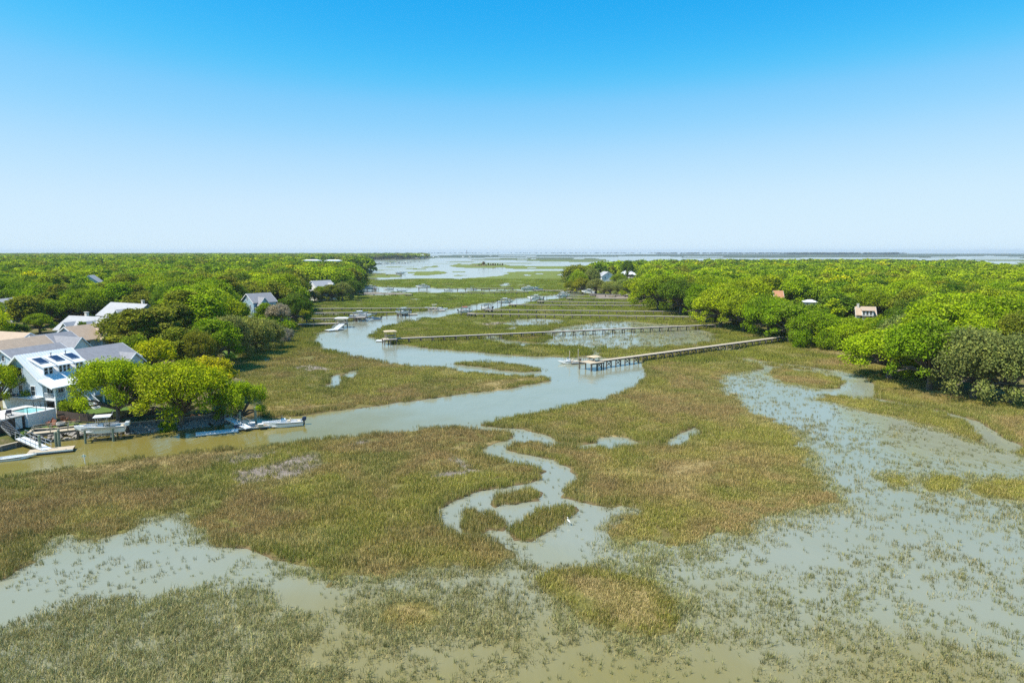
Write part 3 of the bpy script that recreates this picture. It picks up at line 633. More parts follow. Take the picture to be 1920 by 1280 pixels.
GREENS = {'lime': (.41, .43, .012), 'yellow': (.46, .455, .010), 'bright': (.325, .41, .012), 'green': (.22, .325, .010), 'deep': (.105, .185, .014), 'olive': (.225, .245, .022), 'sage': (.27, .295, .075), 'rust': (.22, .145, .045), 'grey': (.33, .30, .24)}
TREES = []
def tree(kind, x, y, h, wscale, hue, label, group, var=None, z=None, jit=.12):
    """A tree standing at world x, y: an Empty with trunk and crown."""
    tm, cm = KINDS[kind][(len(TREES) if var is None else var) % len(KINDS[kind])]
    e = bpy.data.objects.new({'pine': 'pine_tree', 'cone': 'conical_tree', 'shrub': 'shrub', 'oak': 'oak_tree', 'moss': 'mossy_oak_tree', 'yardoak': 'oak_tree'}.get(kind, 'broadleaf_tree'), None); COL.objects.link(e)
    zz = ground_z(x, y) if z is None else z
    e.location = (x, y, zz - .1); e.rotation_euler = (0, 0, random.random() * 6.283); s = h / (5.0 if kind == 'shrub' else 10.0)
    e.scale = (s * wscale, s * wscale, s)
    c = GREENS[hue]; k = 1 + jit * (random.random() - .5) * 2
    a = bpy.data.objects.new('trunk', tm); a.parent = e; COL.objects.link(a)
    b = bpy.data.objects.new('crown', cm); b.parent = e; COL.objects.link(b); b.color = (c[0] * k * (1 + .2 * (random.random() - .5)), c[1] * k, c[2], 1)
    tag(e, label, 'tree' if kind != 'shrub' else 'shrub', group); TREES.append((x, y, h, e)); return e
def tree_px(kind, px, py, top, wpx, hue, label, group, var=None, z0=1.4):
    """Base pixel, top pixel and crown width in pixels."""
    p = W(px, py, z0); d = proj(p)[2]
    b = (640 - top) / FPX; ang = math.atan(b) - TH; h = CAM_H + p.y * math.tan(ang) - z0
    crown = SPREAD[kind]
    return tree(kind, p.x, p.y, max(h, 1.5), (wpx * d / FPX) / (max(h, 1.5) * crown), hue, label, group, var, ground_z(p.x, p.y))

G1 = 'trees in the waterfront yards'
tree_px('yardoak', 0, 778, 684, 90, 'bright', 'leafy oak at the picture edge in front of the white roofed house', G1, 0)
tree_px('yardoak', 222, 789, 664, 132, 'bright', 'wide bright green oak behind the boat on its lift', G1, 1)
tree_px('yardoak', 340, 786, 652, 160, 'lime', 'yellow green oak on the bank between the two floating docks', G1, 2)
tree_px('yardoak', 452, 777, 690, 92, 'bright', 'oak hung with grey moss at the top of the small gangway', G1, 0)
tree_px('dome', 262, 776, 690, 80, 'green', 'round green tree between the two big yard oaks', G1, 1)
tree_px('dome', 395, 752, 668, 92, 'yellow', 'yellow crowned tree behind the moss hung oak', G1, 2)
tree_px('shrub', 130, 778, 752, 44, 'green', 'rounded green shrub at the corner of the fenced lawn', G1, 0)
tree_px('shrub', 312, 790, 764, 34, 'green', 'low bushy shrub beside the trunk of the yellow green oak', G1, 1)
tree_px('dome', 405, 683, 600, 96, 'green', 'dense dark green tree standing at the marsh edge past the yellow oaks', G1, 0)
tree_px('pine', 258, 672, 580, 84, 'olive', 'olive brown pine behind the blue house with grey roof', G1, 0)
tree_px('pine', 300, 668, 578, 80, 'olive', 'thin olive pine next to the marsh path', G1, 1)
tree_px('tall', 228, 664, 590, 74, 'olive', 'broad olive tree screening the end of the house row', G1, 0)
tree_px('pine', 338, 655, 570, 60, 'olive', 'tall pine with reddish needles before the forest edge', G1, 0)
tree_px('dome', 290, 708, 636, 74, 'yellow', 'round yellow tree between the blue house and the marsh path', G1, 1)
tree_px('tall', 335, 694, 615, 64, 'olive', 'upright olive tree beside the yellow grass clearing', G1, 1)
tree_px('dome', 256, 698, 628, 62, 'green', 'green tree close to the end of the blue house', G1, 2)
tree_px('moss', 372, 694, 622, 66, 'olive', 'olive mossy tree behind the yellow crowned yard trees', G1, 1)
tree_px('dome', 75, 624, 588, 52, 'green', 'round green tree in front of the white house at the picture edge', G1, 0)
tree_px('dome', 30, 634, 606, 40, 'deep', 'small dark round tree behind the long tan roof', G1, 2)
tree_px('tall', 48, 614, 556, 62, 'olive', 'tall olive tree beside the white house at the picture edge', G1, 0)
tree_px('dome', 98, 608, 562, 56, 'green', 'leafy tree just past the pale roofs of the row', G1, 1)
tree_px('cone', 158, 655, 604, 44, 'deep', 'dark conical magnolia between the tan roofed houses', G1, 0)
tree_px('shrub', 56, 668, 647, 40, 'yellow', 'yellow green bush behind the white metal roof', G1, 1)
for i, (px, py, tp, w, k, h, lb) in enumerate(((430, 668, 585, 78, 'moss', 'sage', 'grey green mossy oak nearest the dark tree at the marsh edge'), (470, 656, 588, 74, 'moss', 'sage', 'silvery mossy oak in the middle of the marsh edge thicket'), (502, 646, 592, 58, 'moss', 'sage', 'pale mossy tree at the end of the marsh edge thicket'), (385, 640, 570, 70, 'tall', 'olive', 'olive tree rising behind the mossy thicket'), (440, 630, 565, 66, 'dome', 'bright', 'bright round tree in front of the blue waterfront house'), (535, 634, 607, 30, 'shrub', 'grey', 'greyish bare shrub alone at the start of the dock'), (498, 608, 568, 34, 'tall', 'green', 'small leafy tree against the blue waterfront house'), (522, 612, 570, 44, 'dome', 'grey', 'pinkish grey blossoming tree beside the blue waterfront house'), (553, 606, 545, 62, 'dome', 'deep', 'big dark green tree at the landward end of the docks'), (575, 600, 562, 24, 'tall', 'bright', 'small bright tree at the edge of the dock walkways'))):
    tree_px(k, px, py, tp, w, h, lb, G1, i)
G2 = 'trees round the second waterfront house'
for i, (px, py, tp, w, k, h) in enumerate(((622, 561, 530, 36, 'dome', 'olive'), (642, 560, 526, 36, 'moss', 'sage'), (662, 556, 522, 40, 'dome', 'deep'), (603, 561, 533, 30, 'dome', 'green'), (655, 545, 522, 36, 'oak', 'deep'), (590, 562, 540, 26, 'moss', 'sage'), (636, 548, 521, 40, 'oak', 'green'))):
    tree_px(k, px, py, tp, w, h, ('rounded tree beside the second waterfront house, %s', 'tree of the clump beyond the docks, %s')[i % 2] % ('nearest the house wall', 'grey green and mossy', 'darkest, on the marsh side', 'small and bright', 'wide and dark behind the rest', 'pale and mossy below the house', 'wide crowned in the middle')[i], G2, i)
G3 = 'oaks on the point by the flooded pond'
for i, (px, py, tp, w, k, h, lb) in enumerate(((1668, 700, 606, 150, 'oak', 'bright', 'spreading oak leaning out over the marsh at the point'), (1742, 722, 590, 150, 'oak', 'green', 'large oak in the middle of the point over red leaf litter'), (1826, 736, 606, 140, 'moss', 'sage', 'grey green moss hung oak at the tip of the point'), (1895, 744, 620, 130, 'moss', 'sage', 'moss hung oak at the picture edge of the point'), (1715, 688, 582, 120, 'oak', 'sage', 'silvery topped oak behind the point'), (1800, 695, 590, 120, 'oak', 'bright', 'bright oak behind the moss hung one on the point'), (1890, 700, 590, 120, 'oak', 'olive', 'olive oak behind the picture edge of the point'), (1645, 668, 610, 70, 'dome', 'bright', 'small bright oak where the point meets the bay of marsh'))):
    tree_px(k, px, py, tp, w, h, lb, G3, i)
G4 = 'forest trees lining the marsh'
for i, (px, py, tp, w, k, h) in enumerate(((1580, 644, 590, 100, 'oak', 'bright'), (1525, 640, 575, 90, 'oak', 'green'), (1480, 634, 560, 90, 'dome', 'green'), (1440, 624, 550, 90, 'oak', 'green'), (1395, 616, 545, 90, 'oak', 'bright'), (1350, 608, 535, 95, 'oak', 'bright'), (1312, 598, 530, 60, 'dome', 'green'), (1275, 585, 520, 80, 'oak', 'deep'), (1235, 578, 512, 90, 'oak', 'green'), (1205, 570, 520, 50, 'dome', 'bright'), (1600, 650, 600, 60, 'dome', 'bright'), (1500, 644, 610, 40, 'shrub', 'green'), (1555, 648, 610, 46, 'shrub', 'green'))):
    tree_px(k, px, py, tp, w, h, ('oak at the marsh edge, ', 'tree at the marsh edge, ')[k != 'oak'] + ('bright and wide, in front of the tan cottage', 'shading a sunlit lawn', 'dense, over the landing of the longest dock', 'dark, just behind the longest dock landing', 'bright, between the two longest dock landings', 'bright domed, over the second longest dock landing', 'narrow, past the second longest dock', 'very dark, by the far dock walkways', 'wide and dark, at the bend of the forest edge', 'small and bright, at the bend of the forest edge', 'small, beside the bay of marsh', 'low bush under the lawn oak', 'low bush below the tan cottage')[i], G4, i)
G5 = 'bushy trees on the low point beyond the docks'
for i, (px, py, tp, w, k, h) in enumerate(((1070, 545, 520, 26, 'dome', 'olive'), (1092, 547, 515, 34, 'dome', 'olive'), (1085, 541, 510, 34, 'moss', 'bright'), (1118, 548, 520, 36, 'moss', 'sage'), (1145, 549, 524, 36, 'moss', 'sage'), (1172, 551, 520, 40, 'moss', 'sage'), (1176, 527, 489, 24, 'dome', 'deep'), (1110, 540, 503, 30, 'moss', 'sage'), (1160, 540, 512, 30, 'dome', 'green'))):
    e = tree_px(k, px, py, tp, w, h, 'low bushy tree on the far point, ' + ('at its tip', 'olive and leafy by the water', 'bright behind the tip', 'pale and below the grey roof', 'pale and mossy below the two roofs', 'mossy under the white roof', 'dark round top rising above the rest', 'pale behind the grey roof', 'green between the two roofs')[i], G5, i)
G6 = 'trees on the small marsh island'
for i in range(11):
    p = W(898 + i * 4.4, 497.6 + random.random() * .8, 1)
    tree('tall' if i % 3 else 'dome', p.x, p.y, 3.2 + 2.4 * random.random() + (2.4 if i == 2 else 0), 1.3, ('green', 'olive', 'rust', 'sage')[i % 4], 'one of the small trees crowded on the far marsh island', G6, i, z=.8)

# ------------------------------------------------------------------ the woods: 300 trees as things, the rest as one mass
HOUSE_VIEWS = [  # pixel rectangles of roofs that show between the trees, and the distance they stand at
 (0, 560, 40, 612, 262), (95, 566, 265, 640, 245), (0, 600, 150, 700, 170), (455, 548, 515, 592, 274), (574, 520, 622, 552, 392), (163, 517, 192, 531, 385), (566, 484, 645, 491, 1100),
 (1114, 508, 1152, 526, 612), (1158, 505, 1194, 520, 640), (1610, 571, 1652, 592, 245), (1447, 539, 1466, 556, 300), (1505, 560, 1528, 568, 300)]
BUILT = [(-118, 100, -62, 176, 0), (-150, 176, -108, 215, 0), (-160, 225, -122, 262, 0), (-206, 250, -184, 275, 0), (-116, 262, -90, 290, 0), (-126, 382, -98, 408, 0), (-250, 375, -224, 400, 0), (120, 232, 140, 252, 0), (108, 290, 124, 308, 0), (122, 292, 138, 308, 0), (74, 600, 96, 628, 0), (98, 628, 120, 655, 0)]
def wood_points():
    out = []
    for d0, d1, sp in ((150, 420, 8.2), (420, 1000, 9.5), (1000, 1900, 15), (1900, 3600, 26)):
        ys = np.arange(d0, d1, sp); xs = np.arange(-1.02 * d1, 1.0 * d1, sp)
        X, Y = np.meshgrid(xs, ys); P = np.column_stack([X.ravel(), Y.ravel()]) + (RNG.random((X.size, 2)) - .5) * sp * .9
        P = P[(np.abs(P[:, 0]) < 1.0 * P[:, 1] + 10)]
        l = fields(P)[1]; P = P[l > (2.5 if d0 < 1000 else 4)]
        out.append(P)
    return np.concatenate(out)
WP_ = wood_points()
taken = np.array([(t[0], t[1], t[2]) for t in TREES])
ok = np.ones(len(WP_), bool)
for i, (x, y) in enumerate(WP_):
    if y < 700 and (np.hypot(taken[:, 0] - x, taken[:, 1] - y) < taken[:, 2] * .42).any(): ok[i] = False; continue
    if any(a < x < c and b < y < d for a, b, c, d, _ in BUILT): ok[i] = False
WP_ = WP_[ok]
lf = WP_[:, 0] < -20 + 0 * WP_[:, 1]
HT = np.where(lf, 10.5, 9.6) + 6.0 * RNG.random(len(WP_)) ** 1.3 + 2.5 * np.clip((WP_[:, 1] - 350) / 500, 0, 1) * lf
keep = []
for i, (x, y) in enumerate(WP_):
    u, v, zc = proj((x, y, 1.5)); ut, vt, _ = proj((x, y, 1.5 + HT[i])); hw = HT[i] * .55 * FPX / zc; good = True
    if u < -60 - hw or u > 1980 + hw or (840 < u < 990 and y > 1100): good = False
    for a, b, c, d, D in HOUSE_VIEWS:
        if y < D + 3 and u + hw > a and u - hw < c and v > b and vt < d:
            hmax = (CAM_H - 1.5) - (d + 1 - HOR) / FPX * zc          # a lower tree still lets the roof show
            if hmax > 4.5 and hmax > .35 * HT[i]: HT[i] = min(HT[i], hmax)
            else: good = False
    # open yards, lawns and the marsh path on the near shore
    if x < 0 and y < 160 and (v > 674 or u < 240): good = False
    keep.append(good)
keep = np.array(keep); WP_, HT, lf = WP_[keep], HT[keep], lf[keep]
hue_n = fbm(WP_[:, 0] / 26, WP_[:, 1] / 26, 91, 3) * .45 + RNG.random(len(WP_)) * .55
def hue_of(i):
    h = hue_n[i]
    if lf[i]: return 'yellow' if h > .83 else 'bright' if h > .61 else 'green' if h > .43 else 'olive' if h > .32 else 'deep'
    return 'yellow' if h > .80 else 'bright' if h > .54 else 'green' if h > .37 else 'olive' if h > .33 else 'deep'
order = np.argsort(WP_[:, 1] / HT)
NAMED = 215
HN = {'yellow': 'yellow green', 'bright': 'bright green', 'green': 'mid green', 'deep': 'dark green', 'olive': 'olive'}
zz = fields(WP_)[3]
REG = [(140, 'behind the house row near the picture edge'), (280, 'behind the house row near the olive pines'), (420, 'woods inland of the mossy thicket'), (560, 'woods inland of the blue waterfront house'), (700, 'woods inland of the second waterfront house'), (1300, 'woods behind the far docks'), (1420, 'woods behind the second longest dock'), (1520, 'woods behind the longest dock'), (1660, 'woods round the tan cottage'), (1760, 'woods behind the first oak of the point'), (1850, 'woods behind the middle of the point'), (9999, 'woods behind the picture edge of the point')]
RD = {}
for i in order[:NAMED]: RD.setdefault(next(v for k, v in REG if proj((*WP_[i], 8))[0] < k), []).append(WP_[i][1])
for n, i in enumerate(order[:NAMED]):
    x, y = WP_[i]; h = HT[i]; hue = hue_of(i)
    u = proj((x, y, 8))[0]
    side = next(v for k, v in REG if u < k)
    tier = ('front row', 'middle row', 'back row')[min(2, int(3 * np.searchsorted(np.sort(RD[side]), y) / max(1, len(RD[side]))))]
    kd = ('dome', 'oak', 'tall', 'dome', 'oak', 'moss', 'dome')[n % 7] if not (lf[i] and hue == 'olive') else ('pine', 'tall')[n % 2]
    if h < 7: kd = 'dome'
    tree(kd, x, y, h, (1.0 + .25 * random.random()) * (1.0 if kd not in ('tall', 'pine') else 1.25), hue, '%s %s tree, %s, %s' % (HN[hue], {'oak': 'wide crowned', 'dome': 'round crowned', 'tall': 'upright', 'pine': 'pine', 'moss': 'moss hung'}[kd], tier, side), 'woodland trees ' + side, n, z=zz[i])
rest = order[NAMED:]
FK = [make_tree('dome', 900, 900, 1.0, LEAFI, False), make_tree('oak', 901, 1100, 1.05, LEAFI, False), make_tree('tall', 902, 800, .95, LEAFI, False), make_tree('oak', 903, 1100, 1.05, LEAFI, False), make_tree('pine', 904, 600, .85, LEAFI, False)]
FKN = [make_tree('dome', 910, 6500, .40, LEAFI), make_tree('oak', 911, 8500, .42, LEAFI), make_tree('tall', 912, 5500, .38, LEAFI), make_tree('moss', 913, 7000, .40, LEAFI)]
Xr = WP_[rest]; nr_ = len(rest)
tint = np.array([GREENS[hue_of(i)] for i in rest]) * (1 + .3 * (RNG.random((nr_, 1)) - .5))
s = HT[rest] / 10.0; fat = (1.05 + .3 * RNG.random(nr_)) * (1 + np.clip((Xr[:, 1] - 1000) / 1500, 0, .9))
which = np.where(Xr[:, 1] < 620, 5 + RNG.integers(0, 4, nr_), RNG.integers(0, 5, nr_)); which = np.where((which == 4) & ~lf[rest], 0, which)
scatter('woodland', np.column_stack([Xr, zz[rest] - .2]), RNG.random(nr_) * 6.283, np.column_stack([s * fat, s * fat, s]), which, tint, [c for t_, c in FK] + [c for t_, c in FKN], 'dense green coastal woods running back to the horizon')
# undergrowth closing the forest edge
UP = np.concatenate([np.column_stack([(RNG.random(n) * 2 - 1) * 1.0 * d1, d0 + (d1 - d0) * RNG.random(n)]) for d0, d1, n in ((130, 260, 5200), (260, 450, 7000), (450, 820, 6000))])
fu = fields(UP); pu = np.array([proj((x, y, 1)) for x, y in UP])
oku = (fu[1] > .4) & (fu[1] < 13) & (fu[2] < -1) & ~((UP[:, 0] < 0) & (UP[:, 1] < 215) & (pu[:, 0] < 520)) & (np.abs(pu[:, 0] - 960) < 1020) & (RNG.random(len(UP)) < 1.05 - fu[1] / 14) & (fbm(UP[:, 0] / 9, UP[:, 1] / 9, 95) > .40)
oku &= ~((pu[:, 0] > 1640) & (pu[:, 1] > 690) & (RNG.random(len(UP)) < .8))
UP, zu = UP[oku], fu[3][oku]; nu = len(UP); su = .38 + .45 * RNG.random(nu)
UK = [make_tree('shrub', 920 + k, 1500, .5, LEAFI)[1] for k in range(3)]
hu = np.array([GREENS[('bright', 'green', 'green', 'deep', 'olive')[int(v)]] for v in RNG.integers(0, 5, nu)])
scatter('undergrowth', np.column_stack([UP, zu - .1]), RNG.random(nu) * 6.283, np.column_stack([su, su, su * (.8 + .6 * RNG.random(nu))]), RNG.integers(0, 3, nu), hu, UK, 'tangled green undergrowth along the edges of the woods')
# tree lines on the barrier islands along the horizon
HP = []
for a, b, yb, n in ((700, 800, 476.3, 30), (800, 905, 474.9, 30), (905, 1240, 475.0, 90), (1230, 1480, 476.2, 150), (1480, 1680, 477.2, 170), (1650, 1700, 476.0, 20)):
    for k in range(n):
        p = W(a + (b - a) * random.random(), yb + .25 * random.random()); HP.append((p.x, p.y, .6))
HP = np.array(HP); nh = len(HP); sh = (1.2 + .8 * RNG.random(nh)) * np.clip(7000 / HP[:, 1], .6, 1.3) * .85
scatter('horizon_trees', HP, RNG.random(nh) * 6.283, np.column_stack([sh * 2.6, sh * 2.6, sh]), RNG.integers(0, 2, nh), np.tile([.06, .085, .03], (nh, 1)), [c for t_, c in FK[:2]], 'low dark tree lines of the barrier islands on the horizon')
print('trees', len(TREES), 'woodland', nr_)

# ------------------------------------------------------------------ built things: helpers
class MB:
    def __init__(s): s.v = []; s.f = []
    def add(s, V, F):
        o = len(s.v); s.v += [tuple(p) for p in V]; s.f += [[i + o for i in q] for q in F]; return s
    def box(s, x0, x1, y0, y1, z0, z1, sh=(0, 0)):
        """Axis box; sh slides the top."""
        a, b = sh
        return s.add([(x0, y0, z0), (x1, y0, z0), (x1, y1, z0), (x0, y1, z0), (x0 + a, y0 + b, z1), (x1 + a, y0 + b, z1), (x1 + a, y1 + b, z1), (x0 + a, y1 + b, z1)],
                     [(0, 3, 2, 1), (4, 5, 6, 7), (0, 1, 5, 4), (1, 2, 6, 5), (2, 3, 7, 6), (3, 0, 4, 7)])
    def bar(s, p, q, w, h=None):
        """Square bar from p to q."""
        h = h or w; p = Vector(p); q = Vector(q); d = (q - p).normalized(); a = d.cross(Vector((0, 0, 1)))
        a = Vector((1, 0, 0)) if a.length < 1e-4 else a.normalized(); b = a.cross(d).normalized(); V = []
        for e in (p, q):
            for i, j in ((-1, -1), (1, -1), (1, 1), (-1, 1)): V.append(e + a * i * w / 2 + b * j * h / 2)
        return s.add(V, [(0, 1, 2, 3), (7, 6, 5, 4), (0, 4, 5, 1), (1, 5, 6, 2), (2, 6, 7, 3), (3, 7, 4, 0)])
    def tube(s, path, rad, n=8, cap=True):
        v, f = ring_tube(path, rad, n); o = len(s.v); s.add(v, f.tolist())
        if cap: s.f.append([o + k for k in range(n)][::-1]); s.f.append([o + (len(path) - 1) * n + k for k in range(n)])
        return s
    def prism(s, prof, y0, y1):
        """x,z profile (closed) pushed along y."""
        n = len(prof); V = [(x, y0, z) for x, z in prof] + [(x, y1, z) for x, z in prof]
        return s.add(V, [list(range(n)), list(range(2 * n - 1, n - 1, -1))] + [[i + n, (i + 1) % n + n, (i + 1) % n, i] for i in range(n)])
    def mesh(s, name, mat, smooth=False, bevel=0):
        me = bpy.data.meshes.new(name); me.from_pydata(s.v, [], s.f); me.materials.append(mat)
        if bevel:
            import bmesh
            bm = bmesh.new(); bm.from_mesh(me); bmesh.ops.bevel(bm, geom=bm.edges[:], offset=bevel, segments=2, affect='EDGES', clamp_overlap=True); bm.to_mesh(me); bm.free()
        if smooth: me.polygons.foreach_set('use_smooth', [True] * len(me.polygons))
        me.update(); return me
    def build(s, name, mat, parent=None, smooth=False, bevel=0, loc=None, rz=None):
        return link(name, s.mesh(name, mat, smooth, bevel), parent, loc, rz)
def empty(name, loc, rz=0.0, label=None, cat=None, group=None):
    o = link(name, None, None, loc, rz); return tag(o, label, cat, group)
def copy_tree(o, parent=None):
    c = o.copy(); COL.objects.link(c); c.parent = parent
    for ch in o.children: copy_tree(ch, c)
    return c

WOOD = mk('weathered_dock_wood', (.43, .37, .30), .85, .3, 1.2, grain=(1, 8, 1), bump=.3)
WOODN = mk('newer_dock_wood', (.46, .38, .27), .8, .25, 1.2, grain=(1, 8, 1), bump=.3)
PILE = mk('wet_timber_pile', (.155, .13, .105), .85, .35, 2, bump=.4)
PILEG = mk('green_treated_pile', (.20, .235, .165), .85, .25, 2, bump=.3)
WHITE = mk('white_painted_board', (.80, .80, .79), .5, .06, 1.5)
METALW = mk('white_metal_roof', (.74, .755, .77), .38, .07, .6, spec=.5)
PALEBLUE = mk('pale_blue_siding', (.50, .60, .67), .6, .07, 1, grain=(1, 1, 9), bump=.15)
BLUE = mk('soft_blue_siding', (.33, .47, .56), .6, .08, 1, grain=(1, 1, 9), bump=.15)
CREAM = mk('cream_siding', (.66, .61, .52), .6, .08, 1, grain=(1, 1, 9), bump=.15)
GREYR = mk('grey_shingle_roof', (.235, .235, .25), .85, .22, 1.4, bump=.5)
PALER = mk('pale_grey_shingle_roof', (.36, .36, .365), .85, .2, 1.4, bump=.5)
TANR = mk('tan_shingle_roof', (.42, .315, .225), .85, .2, 1.4, bump=.5)
ORANGER = mk('orange_tile_roof', (.50, .24, .12), .8, .2, 1.4, bump=.5)
DARK = mk('dark_brown_wood', (.075, .055, .042), .7, .3, 2)  # plain dark brown, shared by garage doors, deck base, lantern and ash
BLACK = mk('black_metal', (.022, .022, .024), .5, .2, 3)
CONC = mk('pale_concrete', (.52, .50, .46), .85, .15, 1, bump=.2)
GELCOAT = mk('white_gelcoat', (.82, .82, .81), .22, .04, 1)
HULLB = mk('blue_grey_gelcoat', (.20, .30, .42), .25, .06, 1)
RED = mk('faded_red_canvas', (.55, .10, .08), .7, .15, 2)
NAVY = mk('navy_canvas', (.03, .05, .10), .6, .2, 2)
TANC = mk('tan_vinyl', (.55, .48, .36), .5, .12, 3)
STEEL = mk('brushed_aluminium', (.55, .56, .57), .35, .08, 4, metal=.85)
STONE = mk('grey_rip_rap_stone', (.30, .28, .255), .9, .35, 1.2, bump=.5)
FENCEM = mk('dark_stained_fence', (.085, .062, .046), .8, .3, 2)
def glass_mat():
    t = NT('window_glass'); tc = t.n('ShaderNodeTexCoord'); c = t.ramp(t.noise(.8, 2, .5, tc.outputs['Object']), [(.3, (.02, .028, .035)), (.7, (.05, .062, .07))])
    t.principled(c, .06, Specular_IOR_Level=.7); return t.m
GLASS = glass_mat()
def solar_mat():
    t = NT('solar_cells'); tc = t.n('ShaderNodeTexCoord'); b = t.n('ShaderNodeTexBrick'); b.offset = 0; b.inputs['Scale'].default_value = 1
    b.inputs['Color1'].default_value = (.012, .02, .055, 1); b.inputs['Color2'].default_value = (.016, .026, .068, 1); b.inputs['Mortar'].default_value = (.06, .07, .1, 1)
    b.inputs['Mortar Size'].default_value = .012; b.inputs['Brick Width'].default_value = .26; b.inputs['Row Height'].default_value = .26
    t.l(tc.outputs['Object'], b.inputs['Vector']); t.principled(b.outputs[0], .15); return t.m
SOLAR = solar_mat()
def pool_mat():
    t = NT('pool_water'); c = t.ramp(t.noise(1.5, 3, .5, t.pos()), [(.3, (.20, .52, .52)), (.7, (.32, .64, .62))]); t.principled(c, .05, IOR=1.33); return t.m
POOLW = pool_mat()

_win = {}
def window(parent, x, y, z, face, w=.9, h=1.4, panes=1):
    """Window in a wall: face 'x', '-x', 'y' or '-y'; frame stands proud, pane set back as a sub-part."""
    key = (round(w, 2), round(h, 2), panes)
    if key not in _win:
        m = MB(); t = .1
        m.box(-w / 2 - t, -w / 2, -.03, .07, -h / 2 - t, h / 2 + t); m.box(w / 2, w / 2 + t, -.03, .07, -h / 2 - t, h / 2 + t)
        m.box(-w / 2, w / 2, -.03, .07, h / 2, h / 2 + t); m.box(-w / 2, w / 2, -.03, .09, -h / 2 - t, -h / 2)
        for k in range(1, panes): m.box(-w / 2 + w * k / panes - .03, -w / 2 + w * k / panes + .03, -.02, .05, -h / 2, h / 2)
        m.box(-w / 2, w / 2, -.02, .045, -.025, .025)
        p = MB().box(-w / 2, w / 2, -.02, .03, -h / 2, h / 2)
        _win[key] = (m.mesh('window', WHITE), p.mesh('pane', GLASS))
    rz = {'y': 0, '-y': math.pi, 'x': -math.pi / 2, '-x': math.pi / 2}[face]
    o = link('window', _win[key][0], parent, (x, y, z), rz); link('pane', _win[key][1], o); return o
def slab(prof, th):
    """Open x,z polyline to a closed profile th thick (below)."""
    return list(prof) + [(x, z - th) for x, z in reversed(prof)]

